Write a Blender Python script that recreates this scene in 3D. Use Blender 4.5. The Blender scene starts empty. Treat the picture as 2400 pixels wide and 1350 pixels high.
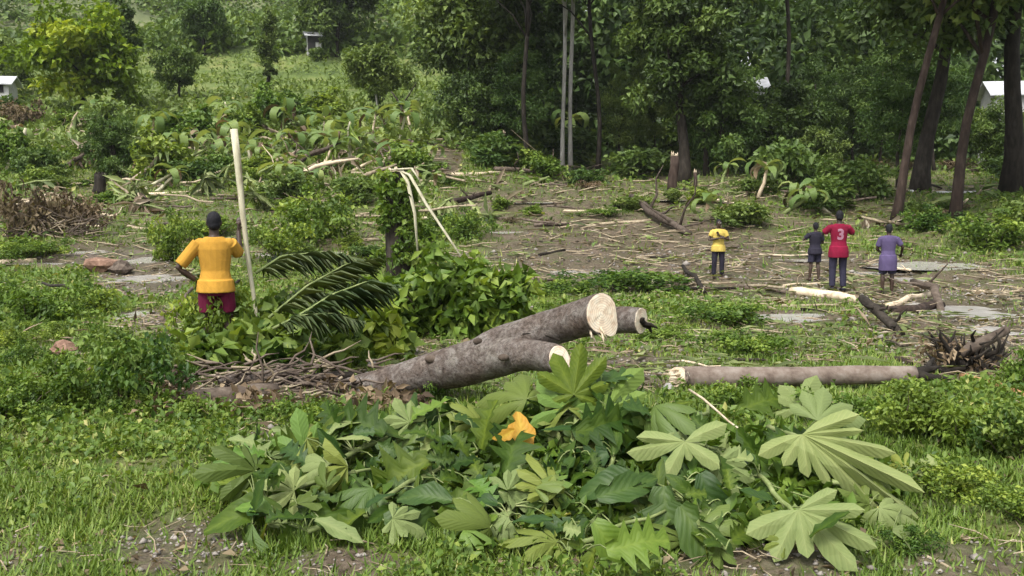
import bpy, bmesh, math, random
import numpy as np
from mathutils import Vector, Matrix, Euler
from mathutils.bvhtree import BVHTree

# ------------------------------------------------------------------ camera / light
random.seed(7)
RNG = np.random.default_rng(11)
scene = bpy.context.scene
COL = scene.collection
CZ = 1.8
F = 2305.0
PITCH = math.atan(245.0 / F)
cam_d = bpy.data.cameras.new('camera')
cam_d.lens = 36.0 * F / 2400.0
cam_d.sensor_width = 36.0
cam_d.clip_start = 0.05
cam_d.clip_end = 3000
cam = bpy.data.objects.new('camera', cam_d)
COL.objects.link(cam)
cam.location = (0, 0, CZ)
cam.rotation_euler = (math.pi / 2 - PITCH, 0, 0)
scene.camera = cam

SUN_EL, SUN_ROT = math.radians(58), math.radians(-150)     # high, behind thin cloud, from behind the camera and a little to the left
world = bpy.data.worlds.new('World')
scene.world = world
world.use_nodes = True
wn = world.node_tree
wn.nodes.clear()
wo = wn.nodes.new('ShaderNodeOutputWorld')
bg = wn.nodes.new('ShaderNodeBackground')
sky = wn.nodes.new('ShaderNodeTexSky')
sky.sky_type = 'NISHITA'
sky.sun_disc = False
sky.sun_elevation = SUN_EL
sky.sun_rotation = SUN_ROT
sky.dust_density = 4.0
hs = wn.nodes.new('ShaderNodeHueSaturation')              # overcast: the blue of the sky is mostly gone
hs.inputs['Saturation'].default_value = 0.18
wn.links.new(sky.outputs[0], hs.inputs['Color'])
wn.links.new(hs.outputs[0], bg.inputs[0])
bg.inputs[1].default_value = 0.14
wn.links.new(bg.outputs[0], wo.inputs[0])

sun_d = bpy.data.lights.new('sun', 'SUN')
sun_d.energy = 1.8
sun_d.angle = math.radians(15)
sun_d.color = (1.0, 0.95, 0.87)
sun = bpy.data.objects.new('sun', sun_d)
COL.objects.link(sun)
sd = Vector((math.sin(SUN_ROT) * math.cos(SUN_EL), math.cos(SUN_ROT) * math.cos(SUN_EL), math.sin(SUN_EL)))
sun.rotation_euler = sd.to_track_quat('Z', 'Y').to_euler()
vs = scene.view_settings
vs.view_transform = 'Standard'
vs.look = 'None'
vs.exposure = 1.05
vs.gamma = 1.0
vs.use_curve_mapping = False

# ------------------------------------------------------------------ helpers
CP, SP = math.cos(PITCH), math.sin(PITCH)


def ray(px, py):
    dx = (px - 1200) / F
    dy = -(py - 675) / F
    return dx, CP + dy * SP, -SP + dy * CP


def P(px, py, D):
    """point at depth D (metres along +Y) seen at that place of the photograph"""
    a, b, c = ray(px, py)
    k = D / b
    return Vector((a * k, D, CZ + c * k))


def project(x, y, z):
    zz = z - CZ
    dep = np.maximum(y * CP - zz * SP, 0.2)
    up = y * SP + zz * CP
    return 1200 + F * x / dep, 675 - F * up / dep


_w = np.random.default_rng(3)
_WAVES = [(_w.uniform(0, 6.283), _w.uniform(0.5, 1.5), _w.uniform(0, 6.283)) for _ in range(40)]


def waves(x, y, wl, n=7, off=0):
    s = 0
    for i in range(n):
        a, f, ph = _WAVES[(i + off) % 40]
        k = 6.283 / wl * f
        s = s + np.sin((x * math.cos(a) + y * math.sin(a)) * k + ph)
    return s / n ** 0.5


_PY = np.array([-30, -5, 3, 4.5, 7, 9, 10.9, 15, 22.7, 28, 34, 45, 60, 80, 130, 220, 400, 700, 1000.])
_PZ = np.array([-1.7, -1.72, -1.78, -1.8, -1.76, -1.86, -2.03, -2.25, -2.44, -2.2, -1.62, 0, 2.6, 6.2, 17.5, 41, 95, 170, 200.])
_gy = np.linspace(-30, 1000, 6000)
_gz = np.interp(_gy, _PY, _PZ)
_ker = np.hanning(13)
_ker /= _ker.sum()
_gz[10:-10] = np.convolve(_gz, _ker, 'same')[10:-10]


def sstep(a, b, x):
    t = np.clip((x - a) / (b - a), 0, 1)
    return t * t * (3 - 2 * t)


def ground_base(x, y):
    x = np.asarray(x, float)
    y = np.asarray(y, float)
    z = np.interp(y, _gy, _gz)
    az = x / np.maximum(y, 5)
    hill = 1 - 0.62 * sstep(-0.08, 0.08, az)
    z = np.where(z > -0.6, -0.6 + (z + 0.6) * hill, z)
    amp = 0.035 + 0.006 * np.clip(y - 15, 0, 40) + 0.02 * np.clip(y - 70, 0, 200)
    z = z + amp * waves(x, y, 5.0 + 0 * x, 7) * 0.6 * (1 - sstep(40, 90, y)) \
          + amp * waves(x, y, 42.0, 6, 9) * sstep(40, 120, y) + 0.02 * waves(x, y, 1.1, 8, 20) * (1 - sstep(20, 50, y))
    return z + CZ


PUDDLES = [(205, 592, 80, 26), (355, 608, 90, 26), (340, 655, 170, 22), (70, 618, 150, 12), (305, 742, 70, 16), (730, 596, 270, 26), (2170, 622, 250, 26), (2120, 655, 70, 22),
                       (2250, 730, 200, 26), (1830, 745, 220, 18), (1400, 640, 200, 16), (1260, 475, 170, 14), (1560, 470, 150, 12), (2060, 640, 200, 12), (1180, 545, 110, 10), (1080, 412, 120, 8), (2180, 445, 180, 10),
                       (2330, 780, 120, 20), (800, 470, 120, 8), (1900, 610, 160, 10)]
BASINS = []


def ground_z(x, y):
    """ground with the shallow hollows that hold the puddles"""
    x, y = np.broadcast_arrays(np.asarray(x, float), np.asarray(y, float))
    z = np.array(ground_base(x, y), float)
    for cx, cy, cz, rx, ry in BASINS:
        near = (np.abs(y - cy) < 1.9 * ry) & (np.abs(x - cx) < 1.9 * rx)
        if not near.any(): continue
        xx, yy = x[near], y[near]
        q = ((xx - cx) / rx) ** 2 + ((yy - cy) / ry) ** 2
        tz = cz + np.clip(.05 * (q - 1), -.06, .05) + .028 * waves(xx, yy, .9, 7, 11)
        w = 1 - sstep(1.5, 3.2, q)
        z[near] = z[near] * (1 - w) + tz * w
    return z


def gz(x, y):
    return float(ground_z(x, y))


BUMPS = [(-1.0, 5.75, .68, .36), (-.3, 5.9, .6, .44), (.42, 6.1, .6, .60), (1.0, 5.85, .6, .42), (1.75, 5.85, .6, .34),
         (.65, 5.0, .5, .18), (1.4, 4.95, .5, .18), (-1.4, 5.6, .42, .24), (-1.1, 5.2, .5, .12), (0.0, 5.2, .5, .15)]


def heap(x, y):
    s = 0
    for bx, by, r, h in BUMPS:
        s = np.maximum(s, h * np.exp(-((x - bx) ** 2 + (y - by) ** 2) / (r * r)))
    return s


_ts = np.concatenate([np.arange(2.5, 40, 0.02), np.arange(40, 700, 0.25)])


def at(px, py, lift=0.0, pile=False):
    """the place on the ground seen at (px, py) of the photograph"""
    a, b, c = ray(px, py)
    x = a / b * _ts
    z = CZ + c / b * _ts
    g = ground_z(x, _ts)
    if pile:
        g = g + heap(x, _ts)
    idx = np.nonzero(z <= g + lift)[0]
    i = idx[0] if len(idx) else len(_ts) - 1
    return Vector((x[i], _ts[i], z[i] - lift))


for _px, _py, _w, _h in PUDDLES:
    _c = at(_px, _py)
    BASINS.append((_c.x, _c.y, _c.z, _w * _c.y / F / 2 * 1.1, max(.3, abs(at(_px, _py - _h / 2).y - at(_px, _py + _h / 2).y) / 2 * 1.25)))


def tag(o, label=None, cat=None, group=None, kind=None):
    if label: o['label'] = label
    if cat: o['category'] = cat
    if group: o['group'] = group
    if kind: o['kind'] = kind
    return o


def thing(name, label, cat, loc=(0, 0, 0), rz=0.0, group=None, scale=1.0):
    o = bpy.data.objects.new(name, None)
    COL.objects.link(o)
    o.location = loc
    o.rotation_euler = (0, 0, rz)
    o.scale = (scale, scale, scale) if not hasattr(scale, '__len__') else scale
    o.empty_display_size = 0.2
    return tag(o, label, cat, group)


def link(name, me, parent=None, m=None):
    o = bpy.data.objects.new(name, me)
    COL.objects.link(o)
    if parent: o.parent = parent
    if m and not me.materials: me.materials.append(m)
    return o


def np_mesh(name, V, T, tint=None, m=None, smooth=False, extra=None):
    me = bpy.data.meshes.new(name)
    V = np.asarray(V, np.float32)
    T = np.asarray(T, np.int32)
    k = T.shape[1]
    me.vertices.add(len(V))
    me.vertices.foreach_set('co', V.ravel())
    me.loops.add(T.size)
    me.loops.foreach_set('vertex_index', T.ravel())
    me.polygons.add(len(T))
    me.polygons.foreach_set('loop_start', np.arange(len(T), dtype=np.int32) * k)
    try:
        me.polygons.foreach_set('loop_total', np.full(len(T), k, np.int32))
    except Exception:
        pass
    if smooth:
        me.polygons.foreach_set('use_smooth', np.ones(len(T), bool))
    if tint is not None:
        a = me.attributes.new('tint', 'FLOAT', 'POINT')
        a.data.foreach_set('value', np.asarray(tint, np.float32))
    for nm, val in (extra or {}).items():
        a = me.attributes.new(nm, 'FLOAT', 'POINT')
        a.data.foreach_set('value', np.asarray(val, np.float32))
    if m: me.materials.append(m)
    me.update(calc_edges=True)
    return me


class MB:
    """collects tubes, boxes and sheets into one mesh"""
    def __init__(self):
        self.v, self.f = [], []

    def tube(self, pts, rad, seg=8, ell=1.0, caps=True, up=None):
        pts = [Vector(p) for p in pts]
        n = len(pts)
        if not hasattr(rad, '__len__'): rad = [rad] * n
        b0 = len(self.v)
        prev = None
        for i, p in enumerate(pts):
            t = (pts[min(i + 1, n - 1)] - pts[max(i - 1, 0)]).normalized()
            if prev is None:
                ref = Vector(up) if up else (Vector((0, 0, 1)) if abs(t.z) < .9 else Vector((1, 0, 0)))
                u = t.cross(ref).normalized()
            else:
                u = (prev - t * prev.dot(t)).normalized()
            prev = u
            w = t.cross(u)
            r = rad[i]
            rx, ry = (r if hasattr(r, '__len__') else (r, r * ell))
            for k in range(seg):
                a = 2 * math.pi * k / seg
                self.v.append(p + u * (math.cos(a) * rx) + w * (math.sin(a) * ry))
        for i in range(n - 1):
            for k in range(seg):
                a = b0 + i * seg + k
                b = b0 + i * seg + (k + 1) % seg
                self.f.append((a, b, b + seg, a + seg))
        if caps:
            self.f.append(tuple(b0 + k for k in range(seg))[::-1])
            self.f.append(tuple(b0 + (n - 1) * seg + k for k in range(seg)))
        return self

    def ball(self, c, r, seg=14, rings=9):
        c = Vector(c)
        if not hasattr(r, '__len__'): r = (r, r, r)
        b0 = len(self.v)
        self.v.append(c + Vector((0, 0, -r[2])))
        for i in range(1, rings):
            th = math.pi * i / rings - math.pi / 2
            for k in range(seg):
                a = 2 * math.pi * k / seg
                self.v.append(c + Vector((math.cos(a) * math.cos(th) * r[0], math.sin(a) * math.cos(th) * r[1], math.sin(th) * r[2])))
        top = len(self.v)
        self.v.append(c + Vector((0, 0, r[2])))
        for k in range(seg):
            self.f.append((b0, b0 + 1 + (k + 1) % seg, b0 + 1 + k))
            e = b0 + 1 + (rings - 2) * seg
            self.f.append((top, e + k, e + (k + 1) % seg))
        for i in range(rings - 2):
            for k in range(seg):
                a = b0 + 1 + i * seg + k
                b = b0 + 1 + i * seg + (k + 1) % seg
                self.f.append((a, b, b + seg, a + seg))
        return self

    def box(self, c, s, rz=0.0):
        c = Vector(c)
        b0 = len(self.v)
        R = Matrix.Rotation(rz, 3, 'Z')
        for dz in (-1, 1):
            for dx, dy in ((-1, -1), (1, -1), (1, 1), (-1, 1)):
                self.v.append(c + R @ Vector((dx * s[0] / 2, dy * s[1] / 2, dz * s[2] / 2)))
        for q in ((3, 2, 1, 0), (4, 5, 6, 7), (0, 1, 5, 4), (1, 2, 6, 5), (2, 3, 7, 6), (3, 0, 4, 7)):
            self.f.append(tuple(b0 + i for i in q))
        return self

    def mesh(self, name, m=None, smooth=True):
        me = bpy.data.meshes.new(name)
        me.from_pydata([tuple(p) for p in self.v], [], self.f)
        if smooth:
            me.polygons.foreach_set('use_smooth', [True] * len(me.polygons))
        if m: me.materials.append(m)
        return me

    def build(self, name, m, parent=None, smooth=True):
        return link(name, self.mesh(name, m, smooth), parent)


def wob(a, b, n, amp, rng=random):
    """points from a to b with small natural bends"""
    a, b = Vector(a), Vector(b)
    L = (b - a).length
    out = []
    o1, o2 = rng.uniform(0, 6), rng.uniform(0, 6)
    for i in range(n + 1):
        t = i / n
        p = a.lerp(b, t)
        w = amp * L * math.sin(math.pi * t)
        p += Vector((math.sin(o1 + 5 * t), math.cos(o2 + 4 * t), math.sin(o2 + 6 * t) * .7)) * w
        out.append(p)
    return out


# ------------------------------------------------------------------ materials
def newmat(name):
    m = bpy.data.materials.new(name)
    m.use_nodes = True
    nt = m.node_tree
    nt.nodes.clear()
    out = nt.nodes.new('ShaderNodeOutputMaterial')
    return m, nt, out


def N(nt, t, **kw):
    n = nt.nodes.new(t)
    for k, v in kw.items():
        setattr(n, k, v)
    return n


def ramp(nt, fac, stops):
    r = N(nt, 'ShaderNodeValToRGB')
    el = r.color_ramp.elements
    while len(el) < len(stops): el.new(0.5)
    for e, (p, c) in zip(el, stops):
        e.position = p
        e.color = (*c, 1)
    nt.links.new(fac, r.inputs[0])
    return r.outputs[0]


def leaf_mat(name, stops, back=None, trans=0.3, rough=0.5, var=0.35, spec=0.3, hue=0.02, veins=False):
    m, nt, out = newmat(name)
    L = nt.links.new
    at_ = N(nt, 'ShaderNodeAttribute', attribute_name='tint')
    oi = N(nt, 'ShaderNodeObjectInfo')
    nz = N(nt, 'ShaderNodeTexNoise')
    nz.inputs['Scale'].default_value = 9
    tc = N(nt, 'ShaderNodeTexCoord')
    L(tc.outputs['Object'], nz.inputs['Vector'])
    ad = N(nt, 'ShaderNodeMath', operation='MULTIPLY_ADD')
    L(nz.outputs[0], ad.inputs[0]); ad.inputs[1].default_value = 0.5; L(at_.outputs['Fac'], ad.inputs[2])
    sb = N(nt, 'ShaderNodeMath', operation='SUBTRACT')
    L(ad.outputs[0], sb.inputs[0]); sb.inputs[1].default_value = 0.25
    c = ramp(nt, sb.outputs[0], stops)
    if back:
        g = N(nt, 'ShaderNodeNewGeometry')
        mx = N(nt, 'ShaderNodeMix', data_type='RGBA')
        L(g.outputs['Backfacing'], mx.inputs[0]); L(c, mx.inputs[6]); mx.inputs[7].default_value = (*back, 1)
        c = mx.outputs[2]
    hv = N(nt, 'ShaderNodeHueSaturation')
    mr = N(nt, 'ShaderNodeMapRange')
    L(oi.outputs['Random'], mr.inputs[0]); mr.inputs[3].default_value = 1 - var; mr.inputs[4].default_value = 1 + var
    L(mr.outputs[0], hv.inputs['Value'])
    mr2 = N(nt, 'ShaderNodeMapRange')
    L(oi.outputs['Random'], mr2.inputs[0]); mr2.inputs[3].default_value = .5 + hue; mr2.inputs[4].default_value = .5 - hue
    L(mr2.outputs[0], hv.inputs['Hue'])
    L(c, hv.inputs['Color'])
    pb = N(nt, 'ShaderNodeBsdfPrincipled')
    pb.inputs['Roughness'].default_value = rough
    pb.inputs['Specular IOR Level'].default_value = spec
    tr = N(nt, 'ShaderNodeBsdfTranslucent')
    L(hv.outputs[0], pb.inputs['Base Color'])
    br = N(nt, 'ShaderNodeMix', data_type='RGBA', blend_type='MULTIPLY')
    br.inputs[0].default_value = 1
    L(hv.outputs[0], br.inputs[6]); br.inputs[7].default_value = (1.3, 1.25, 0.5, 1)
    L(br.outputs[2], tr.inputs[0])
    if veins:                                # side veins running from the midrib to the margin
        au = N(nt, 'ShaderNodeAttribute', attribute_name='across')
        av = N(nt, 'ShaderNodeAttribute', attribute_name='along')
        ab = N(nt, 'ShaderNodeMath', operation='ABSOLUTE')
        L(au.outputs['Fac'], ab.inputs[0])
        sk = N(nt, 'ShaderNodeMath', operation='MULTIPLY_ADD')
        L(ab.outputs[0], sk.inputs[0]); sk.inputs[1].default_value = -.34; L(av.outputs['Fac'], sk.inputs[2])
        ml = N(nt, 'ShaderNodeMath', operation='MULTIPLY')
        L(sk.outputs[0], ml.inputs[0]); ml.inputs[1].default_value = 50
        si = N(nt, 'ShaderNodeMath', operation='SINE')
        L(ml.outputs[0], si.inputs[0])
        pw = N(nt, 'ShaderNodeMapRange')
        L(si.outputs[0], pw.inputs[0]); pw.inputs[1].default_value = .55; pw.inputs[2].default_value = 1
        md = N(nt, 'ShaderNodeMapRange')
        L(ab.outputs[0], md.inputs[0]); md.inputs[1].default_value = .12; md.inputs[2].default_value = .02
        mxv = N(nt, 'ShaderNodeMath', operation='MAXIMUM')
        L(pw.outputs[0], mxv.inputs[0]); L(md.outputs[0], mxv.inputs[1])
        lm = N(nt, 'ShaderNodeMix', data_type='RGBA', blend_type='MULTIPLY')
        L(mxv.outputs[0], lm.inputs[0]); L(hv.outputs[0], lm.inputs[6]); lm.inputs[7].default_value = (1.15, 1.12, 1.12, 1)
        L(lm.outputs[2], pb.inputs['Base Color'])
        bpv = N(nt, 'ShaderNodeBump')
        bpv.inputs['Strength'].default_value = .12
        bpv.inputs['Distance'].default_value = .012
        bpv.invert = True
        L(si.outputs[0], bpv.inputs['Height'])
        L(bpv.outputs[0], pb.inputs['Normal'])
    ms = N(nt, 'ShaderNodeMixShader')
    ms.inputs[0].default_value = trans
    L(pb.outputs[0], ms.inputs[1]); L(tr.outputs[0], ms.inputs[2])
    L(ms.outputs[0], out.inputs[0])
    return m


def solid(name, stops, scale=8, stretch=(1, 1, 1), rough=0.85, bump=0.3, bdist=0.02, spec=0.2, detail=6, coord='Object', var=0.0, distort=0.0):
    m, nt, out = newmat(name)
    L = nt.links.new
    tc = N(nt, 'ShaderNodeTexCoord')
    mp = N(nt, 'ShaderNodeMapping')
    mp.inputs['Scale'].default_value = stretch
    L(tc.outputs[coord], mp.inputs[0])
    nz = N(nt, 'ShaderNodeTexNoise')
    nz.inputs['Scale'].default_value = scale
    nz.inputs['Detail'].default_value = detail
    nz.inputs['Distortion'].default_value = distort
    nz.inputs['Roughness'].default_value = 0.65
    L(mp.outputs[0], nz.inputs['Vector'])
    c = ramp(nt, nz.outputs[0], stops)
    pb = N(nt, 'ShaderNodeBsdfPrincipled')
    pb.inputs['Roughness'].default_value = rough
    pb.inputs['Specular IOR Level'].default_value = spec
    if var:
        oi = N(nt, 'ShaderNodeObjectInfo')
        mr = N(nt, 'ShaderNodeMapRange')
        L(oi.outputs['Random'], mr.inputs[0]); mr.inputs[3].default_value = 1 - var; mr.inputs[4].default_value = 1 + var
        hv = N(nt, 'ShaderNodeHueSaturation')
        L(mr.outputs[0], hv.inputs['Value']); L(c, hv.inputs['Color'])
        c = hv.outputs[0]
    L(c, pb.inputs['Base Color'])
    bp = N(nt, 'ShaderNodeBump')
    bp.inputs['Strength'].default_value = bump
    bp.inputs['Distance'].default_value = bdist
    L(nz.outputs[0], bp.inputs['Height'])
    L(bp.outputs[0], pb.inputs['Normal'])
    L(pb.outputs[0], out.inputs[0])
    return m


def S3(a, b, c): return [(0.3, a), (0.5, b), (0.7, c)]


M = {}
M['forest'] = leaf_mat('forest_leaf', [(0, (0.031, 0.054, 0.015)), (.5, (0.071, 0.120, 0.026)), (1, (0.157, 0.226, 0.055))], trans=.25, var=.35)
M['forest_light'] = leaf_mat('forest_light_leaf', [(0, (0.053, 0.096, 0.020)), (.5, (0.099, 0.161, 0.034)), (1, (0.185, 0.258, 0.070))], trans=.3, var=.25)
M['forest_mid'] = leaf_mat('forest_mid_leaf', [(0, (0.040, 0.067, 0.019)), (.5, (0.090, 0.140, 0.034)), (1, (0.184, 0.246, 0.068))], trans=.25, var=.2)
M['bright'] = leaf_mat('bright_leaf', [(0, (0.113, 0.163, 0.010)), (.5, (0.224, 0.296, 0.017)), (1, (0.428, 0.444, 0.038))], trans=.35, var=.15)
M['shrub'] = leaf_mat('shrub_leaf', [(0, (0.048, 0.092, 0.013)), (.5, (0.106, 0.180, 0.023)), (1, (0.256, 0.337, 0.058))], trans=.3, var=.3)
M['fresh'] = leaf_mat('fresh_leaf', [(0, (.04, .085, .016)), (.5, (.115, .18, .028)), (1, (.25, .32, .075))], trans=.3, var=.15)
M['yellowgreen'] = leaf_mat('yellowgreen_leaf', [(0, (0.058, 0.104, 0.014)), (.5, (0.128, 0.203, 0.025)), (1, (0.255, 0.340, 0.068))], trans=.3, var=.25)
M['weed'] = leaf_mat('weed_leaf', [(0, (0.049, 0.095, 0.016)), (.5, (0.115, 0.183, 0.027)), (.85, (0.230, 0.286, 0.056)), (1, (0.426, 0.396, 0.145))], trans=.3, var=.1)
M['grass'] = leaf_mat('grass_blade', [(0, (0.066, 0.126, 0.017)), (.5, (0.128, 0.206, 0.032)), (.85, (0.210, 0.280, 0.061)), (1, (0.353, 0.354, 0.122))], trans=.25, var=.1)
M['lobed'] = leaf_mat('lobed_leaf', [(0, (0.018, 0.041, 0.005)), (.5, (0.041, 0.078, 0.007)), (1, (0.082, 0.131, 0.014))], back=(0.132, 0.172, 0.035), trans=.26, rough=.55, var=.4, spec=.2, hue=.025, veins=True)
M['lobed_pale'] = leaf_mat('lobed_leaf_underside', [(0, (0.146, 0.194, 0.067)), (.5, (0.182, 0.230, 0.079)), (1, (0.234, 0.272, 0.108))], back=(0.175, 0.222, 0.077), trans=.2, rough=.65, var=.12, hue=.01, veins=True)
M['lobed_bright'] = leaf_mat('lobed_leaf_bright', [(0, (0.074, 0.144, 0.016)), (.5, (0.110, 0.187, 0.024)), (1, (0.154, 0.231, 0.038))], back=(0.140, 0.214, 0.043), trans=.3, rough=.5, var=.1, veins=True)
M['lobed_dark'] = leaf_mat('lobed_leaf_dark', [(0, (0.019, 0.043, 0.008)), (.5, (0.032, 0.068, 0.013)), (1, (0.052, 0.094, 0.016))], back=(0.081, 0.126, 0.029), trans=.15, rough=.5, var=.25, spec=.25, veins=True)
M['frond'] = leaf_mat('frond_leaf', [(0, (0.020, 0.037, 0.013)), (.5, (0.043, 0.066, 0.020)), (1, (0.095, 0.122, 0.050))], trans=.2, rough=.55, var=.15, spec=.18)
M['banana'] = leaf_mat('broad_leaf', [(0, (0.071, 0.126, 0.031)), (.5, (0.136, 0.204, 0.054)), (1, (0.249, 0.312, 0.106))], back=(0.237, 0.300, 0.116), trans=.3, var=.25, veins=True)
M['dead'] = leaf_mat('dead_leaf', [(0, (0.051, 0.036, 0.022)), (.5, (0.136, 0.098, 0.058)), (1, (0.281, 0.221, 0.136))], trans=.15, rough=.8, var=.2)
M['straw'] = leaf_mat('straw', [(0, (0.050, 0.035, 0.023)), (.35, (0.122, 0.091, 0.057)), (.7, (0.238, 0.196, 0.129)), (1, (0.360, 0.323, 0.243))], trans=.1, rough=.7, var=.1)
M['shred'] = leaf_mat('shredded_leaf', [(0, (.04, .06, .02)), (.5, (.105, .14, .045)), (1, (.24, .28, .12))], trans=.2, rough=.6, var=.1)
M['orange'] = leaf_mat('orange_leaf', [(0, (0.404, 0.173, 0.030)), (.5, (0.501, 0.298, 0.040)), (1, (0.565, 0.436, 0.070))], trans=.35, var=.02, veins=True)


def bark_mat():
    m, nt, out = newmat('bark_grey')
    L = nt.links.new
    tc = N(nt, 'ShaderNodeTexCoord')

    def noise(sc, d, r, dist=0.0):
        n = N(nt, 'ShaderNodeTexNoise')
        n.inputs['Scale'].default_value = sc
        n.inputs['Detail'].default_value = d
        n.inputs['Roughness'].default_value = r
        n.inputs['Distortion'].default_value = dist
        L(tc.outputs['Object'], n.inputs['Vector'])
        return n.outputs[0]
    fine, mid, big = noise(42, 8, .75), noise(11, 8, .7, .6), noise(3.2, 5, .6)
    c1 = ramp(nt, mid, [(.32, (.055, .042, .035)), (.45, (.115, .095, .083)), (.56, (.165, .145, .131)), (.7, (.23, .212, .196))])
    c2 = ramp(nt, fine, [(.35, (.45, .42, .40)), (.5, (1, 1, 1)), (.68, (1.35, 1.33, 1.3))])
    c3 = ramp(nt, big, [(.4, (.78, .70, .64)), (.55, (1, 1, 1)), (.66, (1.12, 1.16, 1.12))])
    a = N(nt, 'ShaderNodeMix', data_type='RGBA', blend_type='MULTIPLY')
    a.inputs[0].default_value = 1
    L(c1, a.inputs[6]); L(c2, a.inputs[7])
    b = N(nt, 'ShaderNodeMix', data_type='RGBA', blend_type='MULTIPLY')
    b.inputs[0].default_value = 1
    L(a.outputs[2], b.inputs[6]); L(c3, b.inputs[7])
    pb = N(nt, 'ShaderNodeBsdfPrincipled')
    pb.inputs['Roughness'].default_value = .85
    pb.inputs['Specular IOR Level'].default_value = .2
    L(b.outputs[2], pb.inputs['Base Color'])
    ad = N(nt, 'ShaderNodeMath', operation='MULTIPLY_ADD')
    L(fine, ad.inputs[0]); ad.inputs[1].default_value = .6; L(mid, ad.inputs[2])
    bp = N(nt, 'ShaderNodeBump')
    bp.inputs['Strength'].default_value = .9
    bp.inputs['Distance'].default_value = .025
    L(ad.outputs[0], bp.inputs['Height']); L(bp.outputs[0], pb.inputs['Normal'])
    L(pb.outputs[0], out.inputs[0])
    return m


M['bark_grey'] = bark_mat()
M['bark_pinkish'] = solid('bark_pinkish', S3((0.096, 0.070, 0.056), (0.176, 0.139, 0.115), (0.248, 0.213, 0.184)), 9, bump=.5)
M['bark_dark'] = solid('bark_dark', S3((0.010, 0.008, 0.007), (0.027, 0.022, 0.017), (0.052, 0.044, 0.035)), 6, (1, 1, .3), bump=.6, bdist=.03, var=.3)
M['bark_red'] = solid('bark_red', S3((.016, .010, .008), (.040, .027, .021), (.08, .058, .046)), 5, (1, 1, .3), bump=.8, bdist=.04, var=.15)
M['bark_pale'] = solid('bark_pale', S3((.28, .26, .24), (.44, .42, .39), (.55, .53, .50)), 7, (1, 1, .25), bump=.3, var=.1)
M['bark_brown'] = solid('bark_brown', S3((0.041, 0.030, 0.022), (0.090, 0.069, 0.054), (0.158, 0.128, 0.101)), 8, (1, 1, 1), bump=.6, var=.3)
M['stick'] = solid('stick_wood', S3((0.159, 0.123, 0.080), (0.275, 0.224, 0.153), (0.376, 0.326, 0.237)), 9, (1, 1, 1), bump=.4, var=.2)
M['split'] = solid('split_wood', S3((.40, .31, .20), (.56, .46, .33), (.68, .59, .45)), 7, (1, 1, 1), bump=.3, var=.1)
M['pole'] = solid('peeled_pole', [(.3, (.22, .18, .11)), (.42, (.42, .39, .27)), (.55, (.52, .49, .36)), (.7, (.60, .57, .44))], 9, (1, 1, .22), bump=.5, rough=.7, detail=9)
M['orange_wood'] = solid('orange_wood', S3((.20, .10, .04), (.33, .18, .085), (.46, .28, .15)), 8, bump=.4)
M['stem'] = solid('green_stem', S3((.09, .12, .035), (.16, .20, .07), (.26, .29, .13)), 10, bump=.2, rough=.6, var=.2)
M['stone'] = solid('stone', S3((0.165, 0.146, 0.127), (0.277, 0.251, 0.223), (0.390, 0.357, 0.325)), 6, bump=.5, var=.2)
M['rubble'] = solid('pale_stone', S3((0.256, 0.240, 0.224), (0.384, 0.368, 0.344), (0.496, 0.480, 0.456)), 5, bump=.5, var=.1)
M['clay'] = solid('red_clay', S3((.09, .05, .035), (.20, .12, .085), (.32, .21, .15)), 7, bump=.6)
M['skin'] = solid('dark_skin', S3((.030, .017, .012), (.042, .024, .016), (.055, .033, .022)), 6, rough=.5, bump=.05, spec=.4)
M['hair'] = solid('black_hair', S3((.006, .006, .008), (.011, .011, .014), (.02, .02, .024)), 60, rough=.75, bump=.6, bdist=.01)
M['white'] = solid('white_plaster', S3((.38, .38, .37), (.5, .5, .49), (.6, .6, .59)), 3, bump=.1)
M['tin'] = solid('tin_roof', S3((.35, .36, .38), (.50, .51, .53), (.62, .63, .66)), 3, rough=.45, bump=.1, spec=.5)
M['darkhole'] = solid('dark_opening', S3((.02, .02, .02), (.03, .03, .03), (.04, .04, .04)), 3, bump=.1)
M['eye'] = solid('eye_white', S3((.5, .5, .48), (.55, .55, .53), (.6, .6, .58)), 3, bump=0, rough=.3)


def cloth(name, c, v=.25):
    a = tuple(x * (1 - v) for x in c)
    b = tuple(min(1, x * (1 + v)) for x in c)
    return solid(name, S3(a, c, b), 3, (1, 1, .7), bump=.35, bdist=.05, rough=.9, distort=1.2)


M['cloth_yellow'] = cloth('yellow_cloth', (.44, .235, .035), .3)
M['cloth_paleyellow'] = cloth('pale_yellow_cloth', (.50, .38, .09))
M['cloth_maroon'] = cloth('maroon_cloth', (.11, .008, .032))
M['cloth_red'] = cloth('red_cloth', (.18, .007, .03))
M['cloth_black'] = cloth('black_cloth', (.022, .02, .032))
M['cloth_navy'] = cloth('navy_cloth', (.03, .028, .05))
M['cloth_purple'] = cloth('purple_cloth', (.088, .068, .145))
M['cloth_grey'] = cloth('grey_cloth', (.2, .22, .27))
M['print'] = cloth('white_print', (.34, .17, .23))


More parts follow.
